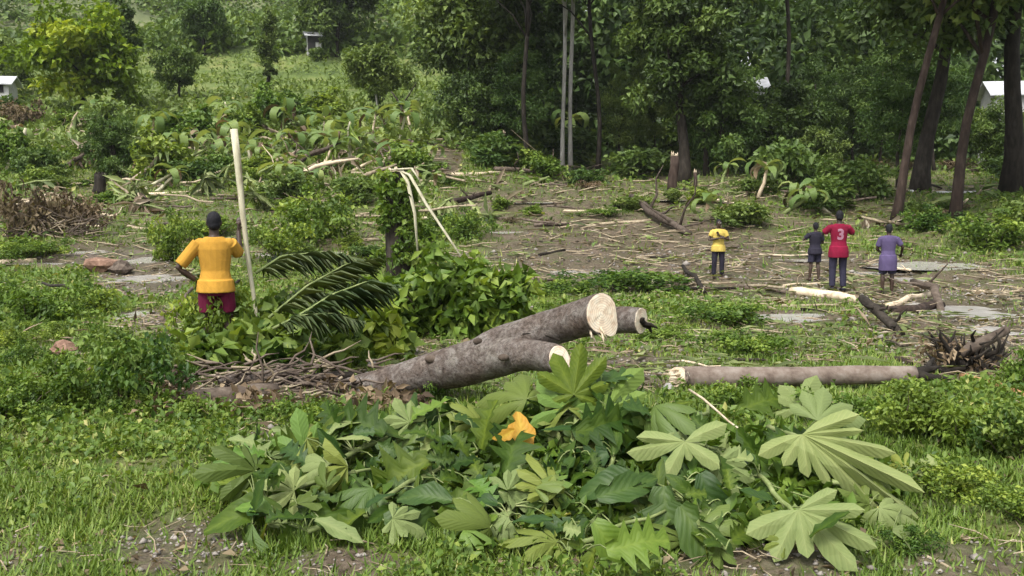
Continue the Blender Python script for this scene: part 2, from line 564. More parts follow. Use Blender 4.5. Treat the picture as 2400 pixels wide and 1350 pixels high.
# cut wood with rings: the centre of every cut face is the origin of its own object
def cut_mat():
    m, nt, out = newmat('cut_wood')
    L = nt.links.new
    tc = N(nt, 'ShaderNodeTexCoord')
    wv = N(nt, 'ShaderNodeTexWave', wave_type='RINGS', rings_direction='SPHERICAL')
    wv.inputs['Scale'].default_value = 17
    wv.inputs['Distortion'].default_value = 3
    wv.inputs['Detail'].default_value = 3
    nz = N(nt, 'ShaderNodeTexNoise')
    nz.inputs['Scale'].default_value = 16
    nz.inputs['Detail'].default_value = 6
    L(tc.outputs['Object'], wv.inputs[0]); L(tc.outputs['Object'], nz.inputs[0])
    c1 = ramp(nt, nz.outputs[0], [(.25, (.58, .40, .27)), (.5, (.82, .69, .53)), (.75, (.85, .80, .66))])
    mx = N(nt, 'ShaderNodeMix', data_type='RGBA', blend_type='MULTIPLY')
    mx.inputs[0].default_value = .24
    L(c1, mx.inputs[6]); L(wv.outputs[0], mx.inputs[7])
    pb = N(nt, 'ShaderNodeBsdfPrincipled')
    pb.inputs['Roughness'].default_value = .85
    L(mx.outputs[2], pb.inputs['Base Color'])
    bp = N(nt, 'ShaderNodeBump')
    bp.inputs['Strength'].default_value = .4
    bp.inputs['Distance'].default_value = .01
    L(nz.outputs[0], bp.inputs['Height']); L(bp.outputs[0], pb.inputs['Normal'])
    L(pb.outputs[0], out.inputs[0])
    return m


M['cut'] = cut_mat()


def ground_mat():
    m, nt, out = newmat('soil_and_turf')
    L = nt.links.new
    tc = N(nt, 'ShaderNodeTexCoord')

    def noise(s, d=6, r=.6):
        n = N(nt, 'ShaderNodeTexNoise')
        n.inputs['Scale'].default_value = s
        n.inputs['Detail'].default_value = d
        n.inputs['Roughness'].default_value = r
        L(tc.outputs['Object'], n.inputs['Vector'])
        return n.outputs[0]
    nb, nm, nf = noise(.35), noise(2.2), noise(16, 8, .7)
    dirt = ramp(nt, nf, [(.28, (.036, .026, .018)), (.45, (.088, .067, .050)), (.6, (.145, .117, .093)), (.75, (.23, .20, .17))])
    turf = ramp(nt, nm, [(.3, (.045, .062, .018)), (.5, (.09, .11, .032)), (.7, (.155, .15, .055))])
    ol = N(nt, 'ShaderNodeMix', data_type='RGBA', blend_type='MULTIPLY')
    ol.inputs[0].default_value = 1
    L(dirt, ol.inputs[6]); L(ramp(nt, noise(.9, 5), [(.35, (.62, .66, .45)), (.5, (.9, .92, .78)), (.65, (1.15, 1.1, 1.05))]), ol.inputs[7])
    dirt = ol.outputs[2]
    a = N(nt, 'ShaderNodeAttribute', attribute_name='dirt')
    ma = N(nt, 'ShaderNodeMath', operation='MULTIPLY_ADD')
    L(nm, ma.inputs[0]); ma.inputs[1].default_value = 2.3; L(a.outputs['Fac'], ma.inputs[2])
    mb = N(nt, 'ShaderNodeMath', operation='MULTIPLY_ADD')
    L(nf, mb.inputs[0]); mb.inputs[1].default_value = .7; L(ma.outputs[0], mb.inputs[2])
    mask = ramp(nt, mb.outputs[0], [(0, (0, 0, 0)), (1, (1, 1, 1))])
    mr = N(nt, 'ShaderNodeMapRange')
    L(mb.outputs[0], mr.inputs[0]); mr.inputs[1].default_value = 1.85; mr.inputs[2].default_value = 2.35
    mx = N(nt, 'ShaderNodeMix', data_type='RGBA')
    L(mr.outputs[0], mx.inputs[0]); L(turf, mx.inputs[6]); L(dirt, mx.inputs[7])
    # the far hillside: scrub green with bare reddish earth
    far = N(nt, 'ShaderNodeAttribute', attribute_name='far')
    hc = ramp(nt, noise(.06, 8, .65), [(.34, (.05, .068, .03)), (.5, (.105, .125, .055)), (.62, (.15, .16, .08)), (.72, (.21, .16, .13))])
    md = N(nt, 'ShaderNodeAttribute', attribute_name='meadow')
    mc = ramp(nt, noise(.25, 8, .65), [(.34, (.05, .08, .02)), (.5, (.10, .14, .035)), (.66, (.17, .185, .06))])
    mx3 = N(nt, 'ShaderNodeMix', data_type='RGBA')
    L(md.outputs['Fac'], mx3.inputs[0]); L(hc, mx3.inputs[6]); L(mc, mx3.inputs[7])
    hc = mx3.outputs[2]
    mx2 = N(nt, 'ShaderNodeMix', data_type='RGBA')
    L(far.outputs['Fac'], mx2.inputs[0]); L(mx.outputs[2], mx2.inputs[6]); L(hc, mx2.inputs[7])
    pb = N(nt, 'ShaderNodeBsdfPrincipled')
    wet = N(nt, 'ShaderNodeMapRange')
    L(mr.outputs[0], wet.inputs[0]); wet.inputs[3].default_value = .95; wet.inputs[4].default_value = .5
    L(wet.outputs[0], pb.inputs['Roughness'])
    pb.inputs['Specular IOR Level'].default_value = .28
    L(mx2.outputs[2], pb.inputs['Base Color'])
    bp = N(nt, 'ShaderNodeBump')
    bp.inputs['Strength'].default_value = .7
    bp.inputs['Distance'].default_value = .05
    L(nf, bp.inputs['Height']); L(bp.outputs[0], pb.inputs['Normal'])
    L(pb.outputs[0], out.inputs[0])
    return m


# ------------------------------------------------------------------ ground
# bare earth (+) and growth (-), as ellipses given where the photograph shows them on the ground
DIRT = [(480, 520, 480, 90, .5), (200, 470, 260, 60, .5), (800, 470, 260, 60, .45), (1750, 500, 600, 60, .6), (2300, 560, 250, 60, .45), (1700, 800, 420, 60, .5), (950, 880, 500, 50, .5), (1500, 870, 120, 45, .95), (1500, 590, 420, 110, .95), (1900, 650, 500, 70, .75), (2250, 740, 280, 140, .8), (1250, 480, 260, 60, .7), (1420, 640, 240, 60, .5),
        (2000, 770, 300, 60, .6), (1045, 360, 45, 70, 1.0), (340, 650, 130, 60, .9), (450, 770, 190, 55, .8), (650, 905, 330, 60, .85), (1500, 870, 250, 50, .6),
        (420, 1290, 200, 90, .75), (820, 1325, 200, 45, .75), (1300, 1330, 250, 50, .5), (1780, 1330, 280, 60, .8), (2280, 1320, 200, 60, .7),
        (640, 1040, 80, 60, .7), (160, 820, 110, 50, .5), (60, 1310, 200, 60, .45), (2280, 840, 180, 60, .8), (2330, 330, 200, 20, .8), (2250, 445, 250, 14, .7),
        (250, 600, 230, 36, .8), (120, 500, 190, 60, .6), (1750, 420, 650, 70, .62), (860, 560, 130, 30, .6), (1000, 830, 260, 60, .6)]




def in_water(x, y):
    w = np.zeros(np.shape(x), bool)
    for cx, cy, cz, rx, ry in BASINS:
        w |= ((x - cx) / rx) ** 2 + ((y - cy) / ry) ** 2 < .8
    return w


def dirt_at(px, py):
    s = np.zeros_like(px)
    for cx, cy, rx, ry, w in DIRT:
        d = ((px - cx) / rx) ** 2 + ((py - cy) / ry) ** 2
        s = np.maximum(s, w * (1 - sstep(.3, 1.4, d)))
    return s


def make_ground():
    ys = [-30, -20, -12, -7, -4, -2, 0, 1.5]
    y = 2.5
    while y < 900:
        ys.append(y)
        y *= 1.0135
    ys = np.array(ys)
    nc = 300
    u = np.linspace(-1, 1, nc)
    half = 14 + np.maximum(ys, 0) * 0.8
    X = half[:, None] * (0.45 * u + 0.55 * u ** 3)[None, :]
    Y = np.repeat(ys[:, None], nc, 1)
    Z = ground_z(X, Y)
    px, py = project(X, Y, Z)
    d = dirt_at(px, py)
    for cx, cy, cz, rx, ry in BASINS:
        d = np.maximum(d, .95 * (1 - sstep(1.2, 3.0, ((X - cx) / rx) ** 2 + ((Y - cy) / ry) ** 2)))
    d = np.where(Y < 2.4, .6, d)
    far = sstep(55, 95, Y)
    i = np.arange(len(ys) - 1)[:, None] * nc + np.arange(nc - 1)[None, :]
    Q = np.stack([i, i + 1, i + nc + 1, i + nc], -1).reshape(-1, 4)
    V = np.stack([X, Y, Z], -1).reshape(-1, 3)
    me = np_mesh('ground', V, Q, m=ground_mat(), smooth=True, extra={'dirt': d.ravel(), 'far': far.ravel(), 'meadow': (1 - sstep(105, 150, Y)).ravel()})
    tag(link('ground', me), 'uneven valley floor of bare earth and turf rising to a green hillside', None, None, 'structure')


make_ground()


def puddle(cx, cy, cz, rx, ry):
    """a level sheet of muddy water in its hollow; the uneven ground makes the shore"""
    K = 40
    V = [(0, 0, 0)] + [(rx * 1.28 * math.cos(2 * math.pi * k / K), ry * 1.28 * math.sin(2 * math.pi * k / K), 0) for k in range(K)]
    me = bpy.data.meshes.new('puddle')
    me.from_pydata(V, [], [(0, 1 + k, 1 + (k + 1) % K) for k in range(K)])
    me.materials.append(M['water'])
    o = link('puddle', me)
    o.location = (cx, cy, cz)
    tag(o, None, None, None, 'structure')


def water_mat():
    m, nt, out = newmat('muddy_water')
    L = nt.links.new
    pb = N(nt, 'ShaderNodeBsdfPrincipled')
    tc = N(nt, 'ShaderNodeTexCoord')
    nz = N(nt, 'ShaderNodeTexNoise')
    nz.inputs['Scale'].default_value = 3
    L(tc.outputs['Object'], nz.inputs[0])
    L(ramp(nt, nz.outputs[0], [(.3, (.32, .30, .28)), (.7, (.43, .415, .395))]), pb.inputs['Base Color'])
    pb.inputs['Roughness'].default_value = .16
    pb.inputs['IOR'].default_value = 1.33
    bp = N(nt, 'ShaderNodeBump')
    bp.inputs['Strength'].default_value = .12
    bp.inputs['Distance'].default_value = .03
    L(nz.outputs[0], bp.inputs['Height']); L(bp.outputs[0], pb.inputs['Normal'])
    L(pb.outputs[0], out.inputs[0])
    return m


M['water'] = water_mat()
for q in BASINS:
    puddle(*q)


def make_haze():
    b = 1500
    me = MB().box((0, 0, 0), (2 * b, 2 * b, 330)).mesh('haze', None, False)
    m, nt, out = newmat('thin_haze')
    pv = nt.nodes.new('ShaderNodeVolumePrincipled')
    pv.inputs['Color'].default_value = (.86, .90, .93, 1)
    pv.inputs['Density'].default_value = HAZE
    nt.links.new(pv.outputs[0], out.inputs['Volume'])
    me.materials.append(m)
    o = link('haze', me)
    o.location = (0, 0, 330 / 2 - 12)
    tag(o, 'thin moist air softening the far hillside', None, None, 'stuff')


HAZE = 0.00016
make_haze()


# ------------------------------------------------------------------ foliage generators (numpy)
def leaf_arrays(C, Nrm, Ax, Ln, Wd, fold=.25, tint=None, droop=.15):
    """rhombic folded leaves: C base points, Nrm normals, Ax axes, Ln lengths, Wd widths"""
    n = len(C)
    Ax = Ax / np.linalg.norm(Ax, axis=1, keepdims=True)
    S = np.cross(Ax, Nrm)
    S /= np.maximum(np.linalg.norm(S, axis=1, keepdims=True), 1e-6)
    U = np.cross(S, Ax)
    L = Ln[:, None]
    W = Wd[:, None]
    mid = C + Ax * L * .45
    tip = C + Ax * L - U * L * droop
    V = np.stack([C, mid + S * W * .5 + U * W * fold, tip, mid - S * W * .5 + U * W * fold], 1).reshape(-1, 3)
    b = np.arange(n)[:, None] * 4
    T = np.concatenate([b + np.array([[0, 2, 1]]), b + np.array([[0, 3, 2]])], 1).reshape(-1, 3)
    t = np.repeat(tint if tint is not None else RNG.random(n), 4)
    return V, T, t


def rand_dirs(n, rng):
    v = rng.normal(size=(n, 3))
    return v / np.linalg.norm(v, axis=1, keepdims=True)


def cloud(centers, radii, per, ln, wd, rng, flat=.7, up=.6, tint_c=None):
    """leaf clumps: per leaves round each centre"""
    K = len(centers)
    n = K * per
    ci = np.repeat(np.arange(K), per)
    d = rand_dirs(n, rng)
    r = radii[ci] * rng.random(n) ** .45
    off = d * r[:, None]
    off[:, 2] *= flat
    C = centers[ci] + off
    nr = rand_dirs(n, rng) * .75 + d * .35 + np.array([0, 0, up])
    ax = rand_dirs(n, rng) + d * .5 + np.array([0, 0, -.35])
    L = ln * rng.uniform(.6, 1.35, n)
    W = wd * rng.uniform(.6, 1.3, n)
    base = rng.normal(.45, .2, K) if tint_c is None else tint_c
    t = np.clip(base[ci] + rng.normal(0, .17, n), 0, 1)
    return leaf_arrays(C, nr, ax, L, W, tint=t)


def crown_mesh(name, seed, rx, rz, zc, K, per, ln, wd, m, cr=.3, low=0.0, up=.6, ragged=0.0):
    rng = np.random.default_rng(seed)
    d = rand_dirs(K, rng)
    r = rng.random(K) ** .4
    c = d * r[:, None] * np.array([rx, rx, rz]) * rng.uniform(.7, 1.22, (K, 1))
    c[:, :2] *= rng.uniform(1 - ragged, 1 + ragged, (K, 1))
    c[:, 2] *= rng.uniform(1 - ragged, 1 + ragged, K)
    c[:, 2] += zc + low * rng.normal(size=K)
    if ragged: c[:, 2] = np.maximum(c[:, 2], .08 * rz)
    rad = rng.uniform(.6, 1.35, K) * cr * rx
    V, T, t = cloud(c, rad, per, ln, wd, rng, up=up)
    return np_mesh(name, V, T, t, m), c


def trunk_mesh(name, h, r0, r1, limbs, m, lean=(0, 0), seed=0, seg=9, amp=.03):
    rng = random.Random(seed)
    mb = MB()
    top = Vector((lean[0], lean[1], h))
    pts = wob((0, 0, -.25), top, 9, amp, rng)
    n = len(pts)
    rad = [(r0 + (r1 - r0) * i / (n - 1)) * (1.0 + (.45 if i == 0 else .12 if i == 1 else 0)) for i in range(n)]
    mb.tube(pts, rad, seg)
    for c in limbs:
        k = rng.randint(n // 2, n - 2)
        a = pts[k]
        mb.tube(wob(a, Vector(c), 4, .09, rng), [rad[k] * .55, rad[k] * .42, rad[k] * .3, rad[k] * .2, .02], 6)
    return mb.mesh(name, m)


# ------------------------------------------------------------------ far woods and hillside scrub (uncountable)
def far_wood():
    rng = np.random.default_rng(5)
    cs, rs, tc = [], [], []
    # scrub rows over the hill
    for _ in range(2600):
        y = math.exp(rng.uniform(math.log(112), math.log(420)))
        x = rng.uniform(-.60, .12) * y
        w = float(waves(x, y * 2.2, 38, 6, 4))
        if w < -.75: continue
        r = rng.uniform(.7, 1.9) * (1 + y / 220)
        cs.append((x, y, gz(x, y) + r * .4)); rs.append(r); tc.append(rng.normal(.42, .15))
    V, T, t = cloud(np.array(cs), np.array(rs), 60, .95, .6, rng, tint_c=np.array(tc))
    tag(link('hillside_scrub', np_mesh('hillside_scrub', V, T, t, M['forest_light'])), 'low grey green scrub covering the far hillside', 'scrub', None, 'stuff')
    n = 42000
    y = np.exp(rng.uniform(math.log(52), math.log(150), n))
    x = rng.uniform(-.58, .02, n) * y
    keep = waves(x, y * 1.6, 9, 7, 6) > rng.normal(-.5, .5, n) + (1 - sstep(52, 72, y)) * .8
    x, y = x[keep], y[keep]
    n = len(x)
    C = np.stack([x, y, ground_z(x, y) + rng.uniform(0, .5, n) * np.clip(waves(x, y, 7, 7, 16) + .8, .1, 2)], 1)
    L = rng.uniform(.25, .7, n)
    V, T, t = leaf_arrays(C, rand_dirs(n, rng) * .7 + np.array([0, -.3, .9]), rand_dirs(n, rng) + np.array([0, 0, .5]), L, L * .5, tint=np.clip(.45 + .2 * waves(x, y, 12, 6, 26) + rng.normal(0, .15, n), 0, 1))
    tag(link('meadow_growth', np_mesh('meadow_growth', V, T, t, M['forest_light'])), 'rank yellow green growth on the slope below the hill', 'vegetation', None, 'stuff')
    cs, rs = [], []
    for _ in range(560):
        y = rng.uniform(72, 125)
        x = rng.uniform(-.03, .62) * y
        b = gz(x, y)
        if abs(x / y - .24) < .025 or abs(x / y - .50) < .03:
            if y < 100: continue
        for k in range(4):
            r = rng.uniform(1.0, 2.1)
            cs.append((x + rng.normal(0, 1.2), y + rng.normal(0, 1.2), b + rng.uniform(.3, 16))); rs.append(r)
    V, T, t = cloud(np.array(cs), np.array(rs), 55, .75, .5, rng)
    tag(link('far_wood', np_mesh('far_wood', V, T, t, M['forest_mid'])), 'dark mass of woodland deep behind the trunks of the grove', 'woodland', None, 'stuff')


far_wood()

# ------------------------------------------------------------------ trees
CROWNS = {}


def crown(kind):
    if kind in CROWNS: return CROWNS[kind]
    spec = {  # seed, rx, rz, zc, K, per, ln, wd, mat
        'grove0': (21, 4.0, 4.0, 7.2, 74, 165, .42, .25, M['forest']),
        'grove1': (22, 3.6, 4.6, 7.4, 74, 165, .40, .23, M['forest']),
        'grove2': (23, 4.3, 3.6, 7.4, 74, 165, .42, .25, M['forest']),
        'airy': (24, 2.6, 4.0, 6.2, 60, 150, .30, .11, M['forest_light']),
        'low0': (25, 2.3, 2.2, 2.6, 46, 170, .26, .15, M['forest']),
        'low1': (26, 2.0, 2.4, 2.6, 46, 170, .24, .13, M['forest_light']),
        'bright': (27, 2.2, 2.0, 3.6, 46, 150, .32, .2, M['bright']),
        'hillt': (28, 2.4, 2.4, 3.6, 46, 150, .36, .2, M['forest']),
        'hilll': (29, 2.4, 1.9, 3.4, 46, 130, .34, .2, M['forest_light']),
        'shade': (30, 1.0, 3.4, 4.2, 40, 130, .30, .16, M['forest']),
    }[kind]
    seed, rx, rz, zc, K, per, ln, wd, m = spec
    me, c = crown_mesh('crown', seed, rx, rz, zc, K, per, ln, wd, m)
    CROWNS[kind] = (me, c, zc, rz)
    return CROWNS[kind]


def tree(label, px, py, kind, scale=1.0, rz=None, r0=.22, bark='bark_dark', lean=(0, 0), h=None, cat='tree', name='tree', group=None, cz=0, seed=None):
    p = at(px, py)
    me, c, zc, rzc = crown(kind)
    seed = seed if seed is not None else int(px * 7 + py)
    rng = random.Random(seed)
    t = thing(name, label, cat, p, 0, group)
    rot = rng.uniform(0, 6.28) if rz is None else rz
    hh = h or (zc + rzc * .35) * scale
    o = link('crown', me, t)
    o.rotation_euler = (0, 0, rot)
    o.scale = (scale,) * 3
    o.location = (lean[0], lean[1], cz)
    R = Matrix.Rotation(rot, 3, 'Z')
    idx = rng.sample(range(len(c)), 9)
    limbs = [R @ Vector(c[i]) * scale + Vector((lean[0], lean[1], cz)) for i in idx]
    link('trunk', trunk_mesh('trunk', hh + cz, r0, r0 * .42, limbs, M[bark], lean, seed), t)
    return t


# the grove on the right: (label, px, py, kind, scale, trunk radius, bark, lean)
grove = [
    ('dark spreading tree at the left edge of the grove', 1110, 322, 'grove0', 1.0, .25, 'bark_dark', (-.3, 0)),
    ('dense dark tree standing just left of the two slender white trunks', 1190, 338, 'grove1', 1.0, .2, 'bark_dark', (.1, 0)),
    ('dark tree behind the two slender white trunks', 1265, 322, 'grove2', 1.05, .2, 'bark_dark', (0, 0)),
    ('bushy tree with a short brown trunk in the shade of the grove', 1496, 322, 'grove0', .95, .36, 'bark_red', (0, 0)),
    ('tall dark tree with a torn reddish slab at its foot', 1603, 425, 'grove1', .86, .33, 'bark_dark', (-.15, .2)),
    ('dark tree deep in the grove left of the pale bright gap', 1625, 345, 'grove2', .85, .2, 'bark_dark', (.2, 0)),
    ('tree behind the low dark shed', 1885, 330, 'grove1', .85, .2, 'bark_dark', (0, 0)),
    ('straight dark grey tree trunk rising out of the top of the picture', 1957, 345, 'grove0', 1.15, .33, 'bark_dark', (.25, 0)),
    ('dark leaning tree forking low behind the reddish trunks', 2155, 450, 'grove2', .95, .36, 'bark_dark', (1.1, .2)),
    ('thick dark tree at the right edge of the picture', 2368, 455, 'grove1', 1.1, .42, 'bark_dark', (.2, 0)),
    ('leafy tree in the middle of the grove behind the torn trunk', 1420, 340, 'grove2', 1.0, .2, 'bark_dark', (0, 0)),
    ('shaded tree at the back of the grove right of the shed', 1895, 325, 'grove2', 1.1, .2, 'bark_dark', (0, 0)),
    ('leafy tree behind the leaning reddish trunks', 2060, 340, 'grove1', 1.1, .2, 'bark_dark', (0, 0)),
    ('tree at the back of the grove near the pale path', 2120, 335, 'grove0', .9, .2, 'bark_dark', (0, 0)),
]
for lab, px, py, kind, sc, r0, bk, ln_ in grove:
    tree(lab, px, py, kind, sc, r0=r0, bark=bk, lean=ln_, name='forest_tree', group='trees of the grove on the right', cz={2368: 5.0, 2155: 2.6, 1603: 1.2}.get(px, 0))
# two leaning reddish trunks and two slender pale ones: crowns are high above the frame
for lab, px, py, (tx, ty), r0, r1, bk in [
        ('reddish brown trunk leaning right above the person in purple', 2095, 525, (2222, -60), .155, .10, 'bark_red'),
        ('thicker reddish brown leaning trunk right of the person in purple', 2236, 522, (2330, -60), .19, .12, 'bark_red'),
        ('left one of the two slender white trunks in the grove', 1318, 402, (1322, -60), .125, .11, 'bark_pale'),
        ('right one of the two slender white trunks in the grove', 1337, 398, (1342, -60), .13, .115, 'bark_pale'),
        ('thin dark trunk between the white trunks and the torn trunk', 1400, 408, (1392, -60), .13, .10, 'bark_dark'),
        ('thin dark trunk left of the two slender white trunks', 1240, 392, (1226, -60), .14, .10, 'bark_dark'),
        ('thin dark trunk right of the dark shed', 1846, 400, (1835, -60), .15, .11, 'bark_dark'),
        ('thin dark trunk left of the dark shed', 1655, 412, (1668, -60), .14, .10, 'bark_dark')]:
    p = at(px, py)
    q = P(tx, ty, p.y + .3)
    d = (q - p)
    d = d * 1.25
    t = thing('forest_tree', lab, 'tree', p, 0, 'trees of the grove on the right')
    me, c, zc, rzc = crown('grove2')
    o = link('crown', me, t)
    o.location = (d.x, d.y, d.z - zc + .6)
    o.rotation_euler = (0, 0, px)
    limbs = [Vector(c[i]) + Vector((d.x, d.y, d.z - zc + .6)) for i in (1, 5, 9, 13, 17, 22)]
    link('trunk', trunk_mesh('trunk', d.z, r0, r1, limbs, M[bk], (d.x, d.y), px, amp=.006 if bk == 'bark_pale' else .024), t)
# understorey
for lab, px, py, kind, sc in [
        ('feathery light green young tree between the grey trunk and the leaning reddish trunk', 2060, 400, 'airy', .8),
        ('feathery green sapling right of the straight grey trunk', 2000, 385, 'airy', .62),
        ('light feathery tree between the two leaning reddish trunks', 2190, 400, 'airy', .85),
        ('light airy tree right of the dark shed', 1905, 400, 'airy', .72),
        ('light airy tree left of the dark shed', 1530, 392, 'airy', .8),
        ('light airy tree right of the two slender white trunks', 1455, 400, 'airy', .62),
        ('low dark tree with hanging leaves at the left end of the grove', 1110, 335, 'low0', .95),
        ('leafy young tree right of the torn trunk', 1660, 395, 'low1', .7),
        ('leafy young tree right of the dark shed', 1870, 370, 'low0', .75),
        ('leafy low tree behind the person in black', 1925, 420, 'low0', .6),
        ('leafy low tree at the right picture edge above the pale path', 2440, 420, 'low1', .7),
        ('leafy young tree hiding the lower walls of the added white house', 1752, 408, 'low0', .90),
        ('bushy young tree left of the added white house', 1692, 410, 'low1', 1.15),
        ('leafy young tree right of the added white house', 1818, 410, 'low0', 1.12),
        ('leafy young tree hiding the walls of the tin roofed house', 2335, 408, 'low1', .86),
        ('bushy young tree at the right edge beside the tin roofed house', 2425, 410, 'low0', .90),
        ('airy tree hanging low beside the leaning reddish trunk', 2105, 440, 'airy', .62),
        ('airy tree hanging low left of the white trunks', 1225, 375, 'airy', .7)]:
    tree(lab, px, py, kind, sc, r0=.09, name='young_tree', group='young trees under the grove')

# left background
tree('bright yellow green round tree on the left below the hill', 195, 272, 'bright', 1.75, r0=.22, cz=-1.6, name='broadleaf_tree')
tree('dark slender tree right behind the bright yellow green tree', 292, 250, 'shade', 1.15, r0=.14, name='broadleaf_tree')
tree('dull green tree at the left edge behind the bright tree', 15, 232, 'hillt', .9, r0=.15, name='broadleaf_tree')
tree('rounded olive green tree right of the bright tree', 420, 235, 'hilll', .85, r0=.14, name='broadleaf_tree')
tree('dark narrow tree standing alone mid slope', 628, 212, 'shade', .95, r0=.2, name='broadleaf_tree')
tree('dark green tree on the hill right of the small white house', 790, 132, 'hillt', 1.75, r0=.25, name='broadleaf_tree')
tree('light green open tree with a thin pale trunk by the grassy slope', 885, 268, 'hilll', 1.0, r0=.1, bark='bark_pale', name='broadleaf_tree', h=4.4)
tree('grey green tree on the far hill at the top of the picture', 480, 130, 'hilll', 1.2, r0=.2, name='broadleaf_tree')
tree('small leafy tree with a dark bent trunk in the left field', 285, 425, 'low1', .62, r0=.14, name='broadleaf_tree', lean=(-.45, 0), h=2.6)

# ------------------------------------------------------------------ small houses glimpsed
def house(label, px, py, w, d, h, rz, roof='tin', wall='white', depth=None):
    p = at(px, py)
    if depth:
        x = (px - 1200) / F * depth
        p = Vector((x, depth, gz(x, depth)))
    t = thing('house', label, 'house', p, rz)
    MB().box((0, 0, h / 2 - .2), (w, d, h + .4)).build('wall', M[wall], t, False)
    mb = MB()
    e = .35
    mb.v = [Vector(q) for q in [(-w / 2 - e, -d / 2 - e, h), (w / 2 + e, -d / 2 - e, h), (w / 2 + e, 0, h + d * .3), (-w / 2 - e, 0, h + d * .3),
                                (-w / 2 - e, d / 2 + e, h), (w / 2 + e, d / 2 + e, h)]]
    mb.v += [v + Vector((0, 0, .08)) for v in mb.v]
    mb.f = [(0, 1, 2, 3)[::-1], (3, 2, 5, 4)[::-1], (6, 7, 8, 9), (9, 8, 11, 10), (0, 1, 7, 6), (4, 10, 11, 5), (0, 6, 9, 3), (3, 9, 10, 4), (1, 2, 8, 7), (2, 5, 11, 8)]
    mb.build('roof', M[roof], t, False)
    mb = MB()
    for s in (-1, 1):
        mb.v += [Vector(q) for q in [(s * w / 2, -d / 2, h), (s * w / 2, d / 2, h), (s * w / 2, 0, h + d * .29)]]
    mb.f = [(0, 1, 2), (3, 4, 5)]
    mb.build('gable', M[wall], t, False)
    MB().box((-w * .22, -d / 2 - .02, 1.0), (.85, .06, 2.0)).build('door', M['darkhole'], t, False)
    MB().box((w * .2, -d / 2 - .02, 1.5), (.8, .06, .8)).build('window', M['darkhole'], t, False)
    return t


house('small white house on the hill left of the dark green tree', 735, 124, 1.6, 1.8, 1.7, .35)
house('pale house at the left picture edge half hidden by bushes', -8, 252, 2.6, 2.4, 1.7, .2)
house('tall white house added behind the grove for a bright gap of sky between the leaves', 1752, 300, 1.3, 2.6, 5.0, -.1, depth=64)  # added house: its white walls stand in for bright sky between the crowns
house('pale tin roofed house at the far right behind the thick dark trunk', 2362, 330, 3.4, 3.4, 4.6, -.2, depth=66)


def shed():
    p = at(1765, 352)
    t = thing('shed', 'low dark open shed with a reddish front beam under the trees', 'shed', p, .05)
    mb = MB()
    mb.v = [Vector(q) for q in [(-2.6, -1.5, 1.0), (2.6, -1.5, 1.0), (2.6, 1.5, 1.9), (-2.6, 1.5, 1.9)]]
    mb.v += [v + Vector((0, 0, .07)) for v in mb.v]
    mb.f = [(3, 2, 1, 0), (4, 5, 6, 7), (0, 1, 5, 4), (1, 2, 6, 5), (2, 3, 7, 6), (3, 0, 4, 7)]
    mb.build('roof', M['bark_dark'], t, False)
    for x in (-2.4, 0, 2.4):
        MB().tube([(x, -1.4, -.3), (x, -1.4, 1.0)], .06, 7).build('post', M['bark_dark'], t)
        MB().tube([(x, 1.4, -.3), (x, 1.4, 1.88)], .06, 7).build('post', M['bark_dark'], t)
    MB().box((0, -1.52, .95), (5.2, .06, .13)).build('beam', M['bark_red'], t, False)
    MB().box((0, 1.42, .8), (5.0, .06, 1.9)).build('back_wall', M['bark_dark'], t, False)


shed()


def slim_pole():
    p = at(698, 92)
    b = P(698, 92, p.y)
    t = P(690, 34, p.y)
    mb = MB().tube([b - Vector((0, 0, 1)), t], [.16, .12], 8)
    o = mb.build('pole', M['bark_pale'])
    tag(o, 'thin white pole standing on the hill left of the small white house', 'pole')


slim_pole()

# ------------------------------------------------------------------ shrubs
SHR = {}


def shrub_mesh(kind):
    if kind in SHR: return SHR[kind]
    spec = {  # seed rx rz K per ln wd mat
        'green0': (41, .75, .5, 46, 46, .10, .06, M['shrub']),
        'green1': (42, .7, .45, 42, 50, .085, .055, M['shrub']),
        'yellow0': (43, .75, .42, 44, 46, .09, .055, M['yellowgreen']),
        'yellow1': (44, .7, .38, 40, 46, .10, .05, M['yellowgreen']),
        'big0': (45, .8, .55, 40, 26, .20, .14, M['fresh']),
        'fresh0': (49, .78, .5, 46, 46, .11, .065, M['fresh']),
        'dead0': (46, .75, .36, 34, 30, .11, .05, M['dead']),
        'far0': (47, .75, .6, 36, 40, .16, .09, M['yellowgreen']),
        'far1': (48, .75, .6, 36, 40, .16, .09, M['forest_light']),
    }[kind]
    s, rx, rz, K, per, ln, wd, m = spec
    me, c = crown_mesh('foliage', s, rx, rz, rz * .85, K, per, ln, wd, m, cr=.24, ragged=.45)
    mb = MB()
    rng = random.Random(s)
    for k in range(9):
        mb.tube(wob((rng.uniform(-.1, .1), rng.uniform(-.1, .1), -.08), Vector(c[k]), 4, .08, rng), [.016, .012, .009, .006, .003], 5)
    st = mb.mesh('stems', M['bark_brown'])
    SHR[kind] = (me, st)
    return SHR[kind]


def shrub(label, px, py, w, kind, h=1.0, name='shrub', cat='shrub', group=None):
    """w: width in photograph pixels; the base of the shrub stands on the ground seen at (px, py)"""
    p = at(px, py)
    s = w * p.y / F / 1.7
    fo, st = shrub_mesh(kind)
    t = thing(name, label, cat, p, random.uniform(0, 6.28), group, (s, s, s * h))
    link('foliage', fo, t)
    link('stems', st, t)
    return t


